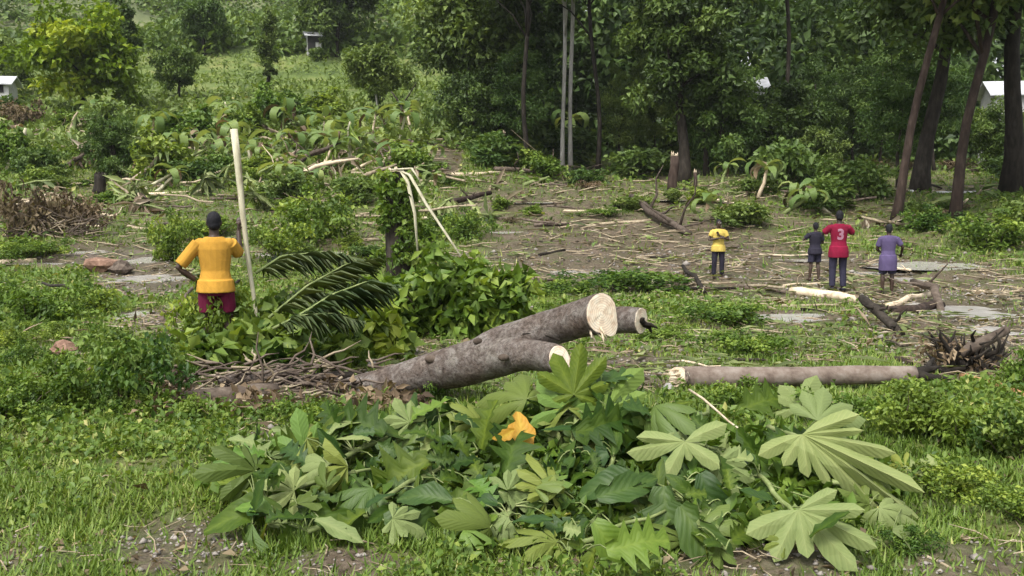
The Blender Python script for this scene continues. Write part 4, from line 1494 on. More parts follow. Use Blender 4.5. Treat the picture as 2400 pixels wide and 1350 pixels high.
def smooth_tube(pts, rads, seg=20, sub=4, rough=.02, seed=0, face=None):
    rng = random.Random(seed)
    n = len(pts)
    out, rr = [], []
    for i in range(n - 1):
        p0, p1, p2, p3 = pts[max(i - 1, 0)], pts[i], pts[i + 1], pts[min(i + 2, n - 1)]
        for k in range(sub):
            t = k / sub
            q = .5 * ((2 * p1) + (p2 - p0) * t + (2 * p0 - 5 * p1 + 4 * p2 - p3) * t * t + (3 * p1 - p0 - 3 * p2 + p3) * t ** 3)
            out.append(q); rr.append(rads[i] + (rads[i + 1] - rads[i]) * t)
    out.append(pts[-1]); rr.append(rads[-1])
    mb = MB().tube(out, rr, seg)
    ph = rng.uniform(0, 6)
    for i, v in enumerate(mb.v):
        ring, k = divmod(i, seg)
        if ring == len(out) - 1: continue
        c = out[ring]
        a = 2 * math.pi * k / seg
        f = 1 + rough * (math.sin(2 * a + ring * .35 + ph) + .6 * math.sin(5 * a + ring * .9 + ph) + rng.uniform(-.5, .5))
        mb.v[i] = c + (v - c) * f
    if face is not None:                      # saw the end off along an oblique plane
        c = out[-1]
        ax = (out[-1] - out[-2]).normalized()
        n = Vector(face).normalized()
        for i in range(len(mb.v) - seg, len(mb.v)):
            d = mb.v[i] - c
            mb.v[i] = mb.v[i] - ax * (d.dot(n) / ax.dot(n))
        mb.ring = [v.copy() for v in mb.v[-seg:]]
    return mb


def big_log():
    base = P(1050, 850, 8.2)
    t = thing('felled_log', 'large grey felled log rising to a pale sawn end above the leaf pile', 'log', base)
    lo = [P(*q) - base for q in [(560, 985, 8.7), (660, 962, 8.68), (760, 940, 8.62), (880, 908, 8.5), (1000, 876, 8.3), (1100, 851, 8.1), (1185, 832, 7.9), (1250, 832, 7.68), (1312, 842, 7.4)]]
    n2 = Vector((.62, -.74, .35))
    mb = smooth_tube(lo, [.10, .12, .135, .15, .166, .178, .165, .125, .105], 26, 6, .035, 1, n2)
    mb.build('trunk', M['bark_grey'], t)
    cut_end(t, lo[-1], n2, mb.ring, seed=4)['label'] = 'pale sawn end of the lower limb behind the leaves'
    up = [P(*q) - base for q in [(1060, 862, 8.18), (1150, 822, 8.05), (1225, 794, 7.93), (1300, 766, 7.78), (1360, 748, 7.62), (1410, 734, 7.45)]]
    n = Vector((.60, -.84, .10))
    mb = smooth_tube(up, [.125, .162, .158, .148, .146, .152], 26, 6, .032, 3, n)
    mb.build('limb', M['bark_grey'], t)
    cut_end(t, up[-1], n, mb.ring, True, seed=2)
    # knots and torn bark
    for x, y, d, r in [(1010, 842, 8.12, .035), (1120, 800, 7.95, .028), (1180, 838, 7.66, .03), (930, 905, 8.32, .03)]:
        MB().ball(P(x, y, d) - base, (r * 1.5, r, r), 10, 7).build('knot', M['bark_brown'], t)
    sp = MB()
    for k in range(7):
        q = up[-1] + Vector((-.06 + random.uniform(-.05, .12), random.uniform(-.03, .03), -.13 + random.uniform(-.02, .03)))
        sp.tube([q, q + Vector((random.uniform(.0, .08), random.uniform(-.05, .0), random.uniform(-.12, -.03)))], [.012, .002], 5)
    sp.build('splinters', M['split'], t)
    # dark tube standing in for the shade under the upper limb at the fork
    MB().tube([P(1225, 783, 7.76) - base, P(1265, 780, 7.70) - base, P(1312, 797, 7.6) - base], [.006, .016, .006], 8).build('fork_shade', M['bark_dark'], t)
    # wood behind the sawn end
    b2 = P(1470, 748, 8.6)
    t2 = thing('log_piece', 'short reddish brown log piece lying just behind the sawn end of the grey log', 'log', b2)
    pp = [P(*q) - b2 for q in [(1400, 752, 8.9), (1450, 750, 8.7), (1503, 752, 8.45)]]
    n3 = Vector((.8, -.5, .0))
    mb = smooth_tube(pp, [.12, .12, .115], 18, 4, .04, 6, n3)
    mb.build('trunk', M['bark_grey'], t2)
    cut_end(t2, pp[-1], n3, mb.ring, seed=7)
    mb = MB()
    for k in range(3):
        a = pp[-1]
        mb.tube(wob(a, a + Vector((random.uniform(.0, .16), random.uniform(-.1, .1), random.uniform(-.12, .05))), 3, .1), [.03, .025, .018, .006], 6)
    mb.build('torn_roots', M['bark_dark'], t2)


big_log()


def second_log():
    a, b = at(1588, 912), at(2150, 905)
    base = a
    t = thing('felled_log', 'thin pale brown log lying level across the right of the picture', 'log', base)
    D = a.y + .1
    pts = [P(x, y, D) - base for x, y in [(1590, 884), (1680, 884), (1790, 883), (1900, 882), (2020, 879), (2145, 877)]]
    pts = pts[::-1]
    n = Vector((-.75, -.65, .1))
    mb = smooth_tube(pts, [.075, .085, .09, .094, .097, .097], 18, 5, .035, 11, n)
    mb.build('trunk', M['bark_pinkish'], t)
    cut_end(t, pts[-1], n, mb.ring, seed=12)
    sp = MB()
    for k in range(12):
        q = pts[-1] + Vector((.01, random.uniform(-.06, .05), random.uniform(-.075, .075)))
        sp.tube([q, q + Vector((-random.uniform(.04, .16), random.uniform(-.05, .02), random.uniform(-.03, .03)))], [.014, .002], 5)
    sp.build('splinters', M['split'], t)
    pts = pts[::-1]
    mb = MB()
    for (x, y, dd, r) in [(2200, 860, .1, .05), (2230, 890, -.2, .04), (2190, 840, .4, .035)]:
        mb.tube(wob(pts[-1], P(x, y, D + dd) - base, 4, .06), [.06, r, r * .8, r * .6, .01], 7)
    mb.build('broken_branches', M['bark_dark'], t)
    # tangle of dark dead roots
    r0 = at(2270, 868)
    t2 = thing('root_tangle', 'tangle of dark brown dead roots at the right beyond the level log', 'roots', r0)
    rng = random.Random(5)
    mb = MB()
    for k in range(70):
        tip = P(rng.uniform(2160, 2375), rng.uniform(770, 885), r0.y + rng.uniform(-.4, .5)) - r0
        if tip.z < 0: tip.z = .02
        mb.tube(wob((rng.uniform(-.2, .3), rng.uniform(-.2, .2), -.05), tip, 5, .12, rng), [.045, .04, .032, .024, .015, .006], 6)
    mb.build('roots', M['bark_dark'], t2)
    pp = [P(x, y, r0.y) - r0 for x, y in [(2215, 845), (2290, 810), (2362, 772)]]
    MB().tube(pp, [.06, .065, .045], 9).build('main_root', M['bark_brown'], t2)
    C = np.array([[rng.uniform(-.35, .35), rng.uniform(-.3, .3), rng.uniform(.02, .25)] for _ in range(14)])
    V, T, tt = cloud(C, np.full(14, .16), 26, .09, .04, RNG)
    link('dead_leaves', np_mesh('dead_leaves', V, T, tt, M['dead']), t2)


second_log()


def dead_wood():
    """splintered brown wood at the left end of the grey log"""
    base = at(520, 955)
    t = thing('dead_wood_heap', 'splintered brown dead wood at the lower left end of the grey log', 'dead wood', base)
    for (x0, y0, x1, y1, D0, D1, r, mk) in [(390, 945, 650, 915, 7.75, 8.25, .085, 'bark_brown'), (510, 893, 690, 872, 8.55, 8.7, .05, 'bark_grey'), (420, 968, 560, 950, 7.75, 7.95, .035, 'bark_brown'), (640, 900, 830, 880, 8.7, 8.9, .05, 'bark_dark')]:
        pts = wob(P(x0, y0, D0) - base, P(x1, y1, D1) - base, 6, .02)
        mb = smooth_tube(pts, [r * .55, r * .9, r, r * 1.05, r, r * .95, r * .7], 12, 2, .08, int(x0))
        mb.build('log_piece', M[mk], t)
    rng = random.Random(8)
    mb, mb2 = MB(), MB()
    for k in range(130):
        x, y = rng.uniform(400, 880), rng.uniform(845, 955)
        p = P(x, y, 8.4 + (900 - y) * .008)
        g = gz(p.x, p.y)
        p.z = max(min(p.z, g + .3), g + .02)
        d = Vector((rng.uniform(-1, 1), rng.uniform(-.6, .6), rng.uniform(-.12, .3))).normalized() * rng.uniform(.15, .5)
        (mb if k % 3 else mb2).tube(wob(p - base, p + d - base, 3, .08, rng), [.014, .012, .009, .003], 5)
    mb.build('twigs', M['bark_brown'], t)
    mb2.build('pale_twigs', M['stick'], t)
    C = []
    for k in range(40):
        x = rng.uniform(-1.3, 1.6); y = rng.uniform(-.45, .6)
        C.append((x, y, gz(base.x + x, base.y + y) - base.z + rng.uniform(0, .12)))
    V, T, tt = cloud(np.array(C), np.full(60, .16), 24, .10, .05, RNG, flat=.4)
    link('dead_leaves', np_mesh('dead_leaves', V, T, tt, M['dead']), t)


dead_wood()


# ------------------------------------------------------------------ vine covered stump with pale torn strips
def vine_stump():
    p = at(935, 650)
    D = p.y
    t = thing('vine_covered_stump', 'tall snapped trunk wrapped in dark vines with pale torn strips hanging from its top', 'tree', p)
    top = P(928, 402, D) - p
    pts = wob((0, 0, -.2), top, 7, .015)
    r = 26 * D / F
    smooth_tube(pts, [r * 1.4, r * 1.2, r * 1.1, r, r, r * .95, r * .95, r * .85], 16, 3, .05, 21).build('trunk', M['bark_dark'], t)
    mb = MB()
    for k in range(8):
        a = k * .785
        q = top + Vector((math.cos(a) * r * .5, math.sin(a) * r * .5, 0))
        mb.tube([q - Vector((0, 0, .08)), q + Vector((math.cos(a) * .03, 0, random.uniform(.03, .14)))], [r * .35, .006], 5)
    mb.build('splinters', M['split'], t)
    for pts_, w in [([(935, 398), (960, 410), (1000, 480), (1050, 555), (1088, 612)], [10, 12, 11, 9, 6]),
                    ([(940, 400), (955, 425), (972, 500), (980, 605)], [12, 13, 10, 5]),
                    ([(915, 398), (965, 395), (985, 425)], [8, 10, 5])]:
        n = len(pts_)
        W = [P(x, y, D - .25 - .12 * i) - p for i, (x, y) in enumerate(pts_)]
        mbs = MB().tube(W, [(q * D / F / 2, q * D / F / 4) for q in w], 8)
        mbs.build('torn_strip', M['pole'], t)
    rng = np.random.default_rng(77)
    C, R_ = [], []
    for k in range(80):
        z = rng.uniform(.05, .98) ** .8
        a = rng.uniform(0, 6.28)
        q = top * float(z)
        rr = r * 1.2 + .22 * (1 - z)
        C.append((q.x + math.cos(a) * rr, q.y + math.sin(a) * rr, q.z)); R_.append(rng.uniform(.10, .2))
    V, T, tt = cloud(np.array(C), np.array(R_), 30, .15, .11, rng)
    link('vine_leaves', np_mesh('vine_leaves', V, T, tt, M['shrub']), t)


vine_stump()


def leafy_mound(label, px, py, w, h, kind, depth=.6, seed=0, per=24, ln=.2, wd=.13, K=70):
    """a low mound of leafy cut branches: foliage and its stems"""
    p = at(px, py)
    s = p.y / F
    rx, rz = w * s / 2, h * s
    rng = np.random.default_rng(seed)
    t = thing('leafy_bush', label, 'bush', p)
    d = rand_dirs(K, rng)
    d[:, 2] = np.abs(d[:, 2])
    c = d * (rng.random((K, 1)) ** .35) * np.array([rx, depth, rz])
    V, T, tt = cloud(c, rng.uniform(.12, .24, K) * rx / .8, per, ln, wd, rng)
    link('foliage', np_mesh('foliage', V, T, tt, M[kind]), t)
    mb = MB()
    for k in range(14):
        mb.tube(wob((rng.normal(0, .1), rng.normal(0, .1), -.05), Vector(c[k]), 4, .08), [.02, .016, .012, .008, .003], 5)
    mb.build('stems', M['bark_brown'], t)


leafy_mound('big dark leafy bush at the foot of the vine covered stump', 1010, 790, 340, 215, 'shrub', .7, 31, 30, .19, .14, 100)
leafy_mound('leafy right end of the dark bush hanging towards the grey log', 1150, 790, 210, 190, 'shrub', .6, 32, 26, .2, .14, 60)
leafy_mound('broad leaved low bush behind the middle of the dead wood', 720, 850, 280, 120, 'fresh', .5, 33, 24, .22, .16, 60)
leafy_mound('light leafy sprouts in front of the man with the pole', 570, 840, 220, 95, 'fresh', .45, 34, 24, .17, .12, 46)


leafy_mound('bright broad leaved tangle between the foot of the pole and the dead wood', 650, 868, 300, 105, 'fresh', .45, 35, 22, .20, .15, 54)
leafy_mound('broad leaved tangle between the palm fronds and the grey log', 845, 835, 230, 120, 'shrub', .5, 36, 24, .21, .15, 54)
leafy_mound('low broad leaves over the left end of the dead wood', 455, 885, 210, 95, 'fresh', .4, 37, 22, .17, .12, 40)

# ------------------------------------------------------------------ palm fronds
def palm_frond(label, pts, D0, leafL=.42):
    W = [P(x, y, d) for x, y, d in pts]
    o0 = W[0].copy()
    t = thing('palm_frond', label, 'palm frond', o0)
    n = 26
    line = []
    segs = len(W) - 1
    for i in range(n + 1):
        u = i / n * segs
        k = min(int(u), segs - 1)
        line.append(W[k].lerp(W[k + 1], u - k) - o0)
    MB().tube(line, [.018 * (1 - .8 * i / n) for i in range(n + 1)], 6).build('rachis', M['stem'], t)
    C, Nr, Ax, Ln = [], [], [], []
    for i in range(2, n):
        tdir = (line[min(i + 1, n)] - line[i - 1]).normalized()
        side = tdir.cross(Vector((0, 0, 1))).normalized()
        for s in (-1, 1):
            for j in range(2):
                q = line[i] + tdir * j * .02
                a = tdir * .55 + side * s * .75 + Vector((0, 0, random.uniform(-.55, .1)))
                C.append(tuple(q)); Ax.append(tuple(a)); Nr.append((random.uniform(-.3, .3), random.uniform(-.3, .3), 1))
                Ln.append(leafL * math.sin(math.pi * (.15 + .8 * i / n)) * random.uniform(.85, 1.15))
    C, Nr, Ax, Ln = map(np.array, (C, Nr, Ax, Ln))
    V, T, tt = leaf_arrays(C, Nr, Ax, Ln, np.full(len(C), .045), fold=.3, droop=.3)
    link('leaflets', np_mesh('leaflets', V, T, tt, M['frond']), t)


palm_frond('long dark palm frond sprawling right of the pale pole, its lower ribs spread', [(630, 745, 10.0), (720, 670, 10.2), (810, 620, 10.5), (890, 605, 11)], 10)
palm_frond('palm frond lying behind the first with a greyish sheen', [(600, 640, 11.2), (660, 600, 11.4), (760, 590, 11.6), (860, 610, 11.7)], 11)
palm_frond('palm frond drooping between the pole and the dark bush', [(700, 740, 9.8), (780, 690, 9.9), (860, 660, 10.1), (930, 670, 10.2)], 10)
palm_frond('palm frond fallen low in front of the others', [(640, 770, 9.6), (700, 740, 9.6), (780, 735, 9.7), (850, 755, 9.8)], 9.6, .34)


# ------------------------------------------------------------------ the leaf pile in the foreground
def fan_leaf(name, nl, spread, mat, seed, back=.45, cut=.34, pw=2.0, pleat=.09, droop=.3):
    """big palmately lobed leaf: centre at the origin, longest lobes along +y, normal +z"""
    rng = random.Random(seed)
    V = [(0, 0, 0)]
    Fc = []
    angs = [(-.5 + i / (nl - 1)) * spread + rng.uniform(-.12, .12) for i in range(nl)]
    half = spread / (nl - 1) / 2
    for a in angs:
        R = back + (1 - back) * max(0.0, math.cos(a / 2)) ** pw
        R *= rng.uniform(.68, 1.1)
        dz = rng.uniform(-.38, .22)
        bend = rng.uniform(-.12, .12)
        h = half * rng.uniform(.85, 1.0)

        def pt(r, da, z):
            an = a + da + bend * r * r
            rr = r * R
            return (math.sin(an) * rr, math.cos(an) * rr, z * R + dz * r * r * R - droop * r * r * R)
        b = len(V)
        j = lambda: rng.uniform(-.02, .02)
        V += [pt(cut, -h, -pleat * .5), pt(.62, -h * .98, -pleat + j()), pt(.84, -h * .72, -pleat * .8 + j()), pt(1.0, 0, 0), pt(.84, h * .72, -pleat * .8 + j()), pt(.62, h * .98, -pleat + j()), pt(cut, h, -pleat * .5), pt(.42, 0, pleat * .35), pt(.72, 0, pleat * .3)]
        Fc += [(0, b + 7, b), (b, b + 7, b + 8, b + 1), (b + 1, b + 8, b + 2), (b + 2, b + 8, b + 3),
               (0, b + 6, b + 7), (b + 7, b + 6, b + 5, b + 8), (b + 8, b + 5, b + 4), (b + 8, b + 4, b + 3)]
    Fc = [tuple(reversed(f)) for f in Fc]
    me = bpy.data.meshes.new(name)
    me.from_pydata(V, [], Fc)
    for nm, f in (('across', lambda k: (1, 1, .8, 0, .8, 1, 1, 0, 0)[k]), ('along', lambda k: (cut, .62, .84, 1, .84, .62, cut, .42, .72)[k])):
        a = me.attributes.new(nm, 'FLOAT', 'POINT')
        a.data.foreach_set('value', [0.0 if i == 0 else float(f((i - 1) % 9)) for i in range(len(V))])
    me.polygons.foreach_set('use_smooth', [seed % 2 == 0] * len(Fc))
    a = me.attributes.new('tint', 'FLOAT', 'POINT')
    vals = []
    base = rng.uniform(.3, .6)
    for i in range(len(V)):
        k = (i - 1) % 9
        vals.append(base + (.3 if (i == 0 or k in (7, 8)) else .12 if k == 3 else rng.uniform(-.2, .05)))
    a.data.foreach_set('value', vals)
    me.materials.append(mat)
    return me


def pin_leaf(name, mat, seed, lobes=4, curl=.25, width=.42):
    """large leaf with side lobes (or plain when lobes=0): base at the origin, tip at +y"""
    rng = random.Random(seed)
    n = max(lobes * 2 + 2, 8)
    V, Fc = [], []
    for i in range(n + 1):
        t = i / n
        w = width * math.sin(math.pi * (.06 + .92 * t)) ** .75
        if lobes and 0 < i < n: w *= 1.12 if i % 2 else .42
        z0 = -curl * t * t
        back = -.06 if (lobes and i % 2) else 0
        r_ = lambda: rng.uniform(-.05, .05)
        wl, wr = w * rng.uniform(.72, 1.1), w * rng.uniform(.72, 1.1)
        if rng.random() < .10: wl *= .45
        sx = .10 * curl * math.sin(5 * t + seed)
        V += [(sx - wl, t - back, z0 + .30 * w + r_()), (sx - w * .5, t - back * .4, z0 + .22 * w + r_() * .6), (sx, t, z0), (sx + w * .5, t - back * .4, z0 + .22 * w + r_() * .6), (sx + wr, t - back, z0 + .30 * w + r_())]
    for i in range(n):
        for k in range(4):
            a = i * 5 + k
            Fc.append((a, a + 1, a + 6, a + 5))
    me = bpy.data.meshes.new(name)
    me.from_pydata(V, [], Fc)
    at_ = me.attributes.new('tint', 'FLOAT', 'POINT')
    base = rng.uniform(.35, .6)
    at_.data.foreach_set('value', [base + (.32 if k % 5 == 2 else rng.uniform(-.1, .06)) for k in range(len(V))])
    for nm, f in (('across', lambda k: abs(k % 5 - 2) / 2), ('along', lambda k: (k // 5) / n)):
        a = me.attributes.new(nm, 'FLOAT', 'POINT')
        a.data.foreach_set('value', [float(f(k)) for k in range(len(V))])
    me.polygons.foreach_set('use_smooth', [True] * len(Fc))
    me.materials.append(mat)
    return me


PI = math.pi
KINDS = ('lobed', 'lobed_pale', 'lobed_bright', 'lobed_dark')
FAN = {k: [fan_leaf('leaf', 9, PI * 1.55, M[k], 1, back=.36, pw=2.6), fan_leaf('leaf', 8, PI * 1.5, M[k], 2, droop=.8),
           fan_leaf('leaf', 7, PI * 1.15, M[k], 3, droop=.15), fan_leaf('leaf', 7, PI * 1.15, M[k], 4, droop=.9),
           fan_leaf('leaf', 5, PI * .8, M[k], 5, back=.4, cut=.42, pleat=.12, droop=.3), fan_leaf('leaf', 6, PI * .95, M[k], 6, back=.5, cut=.30, pleat=.12)] for k in KINDS}
PIN = {k: [pin_leaf('leaf', M[k], s, lb, c, w) for s, lb, c, w in ((1, 4, .3, .42), (2, 4, .75, .38), (3, 3, .1, .46), (4, 5, 1.1, .34))] for k in KINDS}
OVA = {k: [pin_leaf('leaf', M[k], s, 0, c, w) for s, c, w in ((5, .3, .26), (6, .75, .28), (7, .1, .2), (8, 1.2, .24))] for k in KINDS}

CAMP = Vector((0, 0, CZ))
RV, UV, FV = Vector((1, 0, 0)), Vector((0, SP, CP)), Vector((0, CP, -SP))


def orient(n, a):
    n = n.normalized()
    a = (a - n * a.dot(n)).normalized()
    x = a.cross(n)
    return Matrix((x, a, n)).transposed()


class FallenBranch:
    def __init__(self, label, pts, lift=.02, r=.016, mat='stem'):
        W = [at(x, y, l, True) + Vector((0, 0, l)) for x, y, l in [(q[0], q[1], q[2] if len(q) > 2 else lift) for q in pts]]
        W = [Vector((w.x, w.y, gz(w.x, w.y) + float(heap(w.x, w.y)) + (q[2] if len(q) > 2 else lift))) for w, q in zip(W, pts)]
        self.o = W[0].copy()
        self.root = thing('leafy_branch', label, 'branch', self.o, 0, 'cut branches of the foreground leaf pile')
        self.pts = []
        for i in range(len(W) - 1):
            self.pts += wob(W[i] - self.o, W[i + 1] - self.o, 5, .03)[:-1]
        self.pts.append(W[-1] - self.o)
        self.mb = MB().tube(self.pts, [r * (1 - .6 * i / len(self.pts)) for i in range(len(self.pts))], 7)
        self.mat = mat

    def leaf(self, me, pos, n, a, size, label=None):
        loc = pos - self.o
        o = link('leaf', me, self.root)
        o.matrix_local = Matrix.Translation(loc) @ orient(n, a).to_4x4() @ Matrix.Diagonal((size, size, size, 1))
        if label: o['label'] = label
        j = min(range(len(self.pts)), key=lambda i: (self.pts[i] - loc).length)
        q = self.pts[j]
        if random.random() < .45 and (q - loc).length > .12: q = q.lerp(loc, .55)
        n1 = q.lerp(loc, .35) + Vector((0, 0, .015))
        n2 = q.lerp(loc, .7) + Vector((0, 0, .018))
        self.mb.tube([q, n1, n2, loc], [.0045, .004, .0035, .003], 5, caps=False)

    def done(self):
        self.mb.build('stem', M[self.mat], self.root)


BR = [FallenBranch(l, p) for l, p in [
    ('leafy branch at the far left of the leaf pile', [(600, 1180), (740, 1130), (880, 1100)]),
    ('leafy branch lying lowest at the left front of the pile', [(720, 1250), (900, 1200), (1080, 1200)]),
    ('leafy branch in the upper left of the pile below the grey log', [(800, 1080), (940, 1010), (1080, 960)]),
    ('leafy branch in the middle left of the pile', [(880, 1180), (1010, 1110), (1120, 1060)]),
    ('branch with pale bare stem below the orange leaf', [(1180, 1250), (1200, 1150), (1250, 1060)]),
    ('leafy branch standing highest over the pile in front of the lower sawn limb', [(1340, 1060), (1350, 960), (1340, 880, .12)]),
    ('leafy branch right of the highest one, with dark folded leaves', [(1430, 1100), (1450, 1010), (1470, 930)]),
    ('leafy branch with one bright cupped leaf at the bottom middle', [(1330, 1290), (1440, 1240), (1560, 1200)]),
    ('branch with long dark drooping leaves at the bottom of the pile', [(1560, 1130), (1640, 1200), (1700, 1290)]),
    ('branch with pale upturned leaves right of the pile middle', [(1480, 1060), (1590, 1040), (1690, 1060)]),
    ('branch carrying the largest pale upturned leaf at the right', [(1800, 1000), (1880, 1030), (1960, 1090)]),
    ('branch with a pale fan leaf spread on the ground at the bottom right', [(1780, 1120), (1850, 1190), (1900, 1250)]),
    ('leafy branch at the upper right of the pile under the level log', [(1560, 960), (1680, 950), (1800, 960)]),
    ('leafy branch at the far right end of the pile', [(1950, 1130), (2040, 1140), (2120, 1180)]),
]]


def lobed(lobes, mat, seed, axis=90.0):
    """leaf with the given lobes (direction in degrees, length): centre at the origin, normal +z"""
    rng = random.Random(seed)
    V, Fc, tv, ac, al = [(0, 0, 0)], [], [.6], [0], [0]
    lobes = sorted(lobes)
    n = len(lobes)
    for i, (ang, R) in enumerate(lobes):
        a = math.radians(ang - axis) + math.pi / 2
        gl = (ang - lobes[i - 1][0]) % 360
        gr = (lobes[(i + 1) % n][0] - ang) % 360
        hl, hr = math.radians(min(gl / 2, 19)), math.radians(min(gr / 2, 19))
        dz = rng.uniform(-.22, .10)
        b = len(V)
        pl = .07
        for (r, da, z, u, v) in [(.30, hr * 1.3, -.02, 1, .3), (.62, hr * .95, -pl, 1, .62), (.86, hr * .62, -pl * .7, .8, .86), (1, 0, 0, 0, 1), (.86, -hl * .62, -pl * .7, .8, .86), (.62, -hl * .95, -pl, 1, .62), (.30, -hl * 1.3, -.02, 1, .3), (.42, 0, .03, 0, .42), (.74, 0, .03, 0, .74)]:
            V.append((math.cos(a + da) * r * R, math.sin(a + da) * r * R, (z + rng.uniform(-.008, .008)) * R + dz * r * r * R))
            tv.append(.5 + (.2 if u == 0 else rng.uniform(-.2, .05))); ac.append(u); al.append(v)
        Fc += [(0, b, b + 7), (b + 7, b, b + 1, b + 8), (b + 8, b + 1, b + 2), (b + 8, b + 2, b + 3), (0, b + 7, b + 6), (b + 7, b + 8, b + 5, b + 6), (b + 8, b + 4, b + 5), (b + 8, b + 3, b + 4)]
    Fc = [tuple(reversed(f)) for f in Fc]
    me = bpy.data.meshes.new('leaf')
    me.from_pydata(V, [], Fc)
    for nm, val in (('tint', tv), ('across', ac), ('along', al)):
        x = me.attributes.new(nm, 'FLOAT', 'POINT')
        x.data.foreach_set('value', [float(q) for q in val])
    me.materials.append(mat)
    return me


def toward(p): return (CAMP - p).normalized()


def put(bi, kind, px, py, size_px, n_up, ang, label=None, tilt=(0, 0), under=False, fam=FAN, idx=None, lift=.06):
    """a leaf seen at (px, py); ang: direction of its long axis in the picture (degrees, 0 = right, 90 = up); n_up: 0 faces the viewer, 1 faces the sky"""
    p = at(px, py, lift, True) + Vector((0, 0, lift))
    a = RV * math.cos(math.radians(ang)) + UV * math.sin(math.radians(ang))
    n = toward(p) * (1 - n_up) + Vector((0, 0, 1)) * n_up + RV * tilt[0] + UV * tilt[1]
    if under: n = -n
    L = fam[kind]
    me = L[idx if idx is not None else random.randrange(len(L))]
    BR[bi].leaf(me, p, n, a, size_px * (p - CAMP).length / F, label)


# leaves the photograph shows clearly
HERO = {'lobed_pale': [lobed([(-44, .80), (-35, 1.0), (-26, .88), (-8, .64), (6, .42), (22, .42), (206, .34), (240, .26), (278, .30), (-62, .4)], M['lobed_pale'], 1),
                       lobed([(208, .74), (246, .74), (280, .62), (314, 1.0), (338, 1.02), (2, .8), (30, .55)], M['lobed_pale'], 2),
                       lobed([(176, .82), (191, 1.0), (244, .72), (286, .34), (324, .76), (27, .80)], M['lobed_pale'], 3)],
        'lobed_bright': [lobed([(20, .7), (50, .95), (82, 1.0), (115, .95), (150, .8), (200, .5), (340, .5)], M['lobed'], 4)]}
put(10, 'lobed_pale', 1880, 1018, 312, .25, 90, 'largest pale green upturned leaf', fam=HERO, idx=0, lift=.20)
put(10, 'lobed_pale', 1915, 985, 110, .35, 60, idx=5, lift=.14)
put(11, 'lobed_pale', 1872, 1195, 172, .25, 90, 'pale fan of an upturned leaf', fam=HERO, idx=1, lift=.16)
put(9, 'lobed_pale', 1605, 1035, 135, .25, 90, 'pale grey green upturned leaf', fam=HERO, idx=2, lift=.2)
put(5, 'lobed_bright', 1345, 925, 125, .2, 90, fam=HERO, idx=0, lift=.14)
put(9, 'lobed_pale', 1690, 1080, 95, .3, -70, idx=2, lift=.1)
put(7, 'lobed_bright', 1390, 1225, 150, .2, -40, 'bright yellow green cupped leaf', fam=OVA, idx=1, lift=.22)
put(7, 'lobed_bright', 1420, 1285, 150, .30, 12, fam=PIN, idx=0, lift=.20)
put(5, 'lobed_bright', 1330, 960, 140, .35, 85, 'fresh green fan leaf standing highest', idx=2, lift=.1)
put(5, 'lobed', 1235, 935, 130, .35, 120, idx=3, lift=.04)
put(5, 'lobed_bright', 1420, 960, 140, .25, 60, idx=2, lift=.08)
put(5, 'lobed', 1340, 1010, 150, .3, 20, fam=PIN, idx=0, lift=.12)
put(6, 'lobed_bright', 1445, 985, 120, .3, 40, idx=3, lift=.1)
put(6, 'lobed', 1350, 1000, 170, .2, -5, fam=PIN, idx=1, lift=.14)
put(6, 'lobed_dark', 1420, 1050, 150, .35, 200, fam=PIN, lift=.1)
put(8, 'lobed_dark', 1590, 1190, 210, .3, -58, 'long dark drooping leaf', fam=OVA, idx=0, lift=.12)
put(8, 'lobed_dark', 1560, 1140, 190, .25, -85, fam=PIN, idx=0, lift=.12)
put(8, 'lobed_dark', 1640, 1110, 170, .25, -60, fam=OVA, idx=1, lift=.13)
put(8, 'lobed_dark', 1500, 1120, 150, .4, 190, fam=OVA, idx=0, lift=.12)
put(8, 'lobed_dark', 1400, 1170, 160, .35, 30, fam=OVA, idx=0, lift=.1)
put(3, 'lobed', 1010, 1080, 170, .3, 210, fam=PIN, idx=0, lift=.1)
put(3, 'lobed', 980, 1150, 160, .3, -60, fam=PIN, idx=1, lift=.1)
put(2, 'lobed', 900, 1020, 150, .3, 150, fam=PIN, idx=0, lift=.08)
put(2, 'lobed_pale', 960, 990, 75, .3, 120, idx=2, lift=.1)
put(0, 'lobed_pale', 770, 1090, 95, .35, 170, 'pale upturned leaf at the left of the pile', idx=3, lift=.1)
put(0, 'lobed_pale', 690, 1150, 90, .4, 160, idx=2, lift=.08)
put(0, 'lobed', 660, 1190, 170, .45, 200, fam=OVA, idx=0, lift=.08)
put(0, 'lobed_bright', 640, 1200, 90, .5, 160, fam=OVA, idx=0, lift=.1)
put(1, 'lobed', 730, 1200, 170, .4, -20, fam=OVA, idx=0, lift=.08)
put(1, 'lobed_pale', 740, 1215, 120, .5, -35, fam=OVA, idx=2, lift=.1)
put(1, 'lobed_dark', 900, 1220, 170, .35, 10, fam=OVA, idx=1, lift=.08)
put(1, 'lobed_pale', 920, 1215, 80, .4, -20, idx=2, lift=.1)
put(4, 'lobed', 1180, 1110, 150, .3, 75, fam=PIN, idx=0, lift=.1)
put(4, 'lobed_pale', 1190, 1150, 90, .3, 30, idx=2, lift=.1)
put(4, 'lobed_dark', 1060, 1170, 130, .4, 170, fam=OVA, idx=0, lift=.1)
put(4, 'lobed_pale', 1190, 1210, 100, .5, 185, idx=3, lift=.08)
put(13, 'lobed_pale', 2060, 1190, 90, .4, -60, idx=3, lift=.06)
put(12, 'lobed_pale', 1880, 960, 110, .4, 80, idx=2, lift=.1)
put(12, 'lobed', 1720, 960, 130, .4, 20, fam=PIN, idx=0, lift=.08)
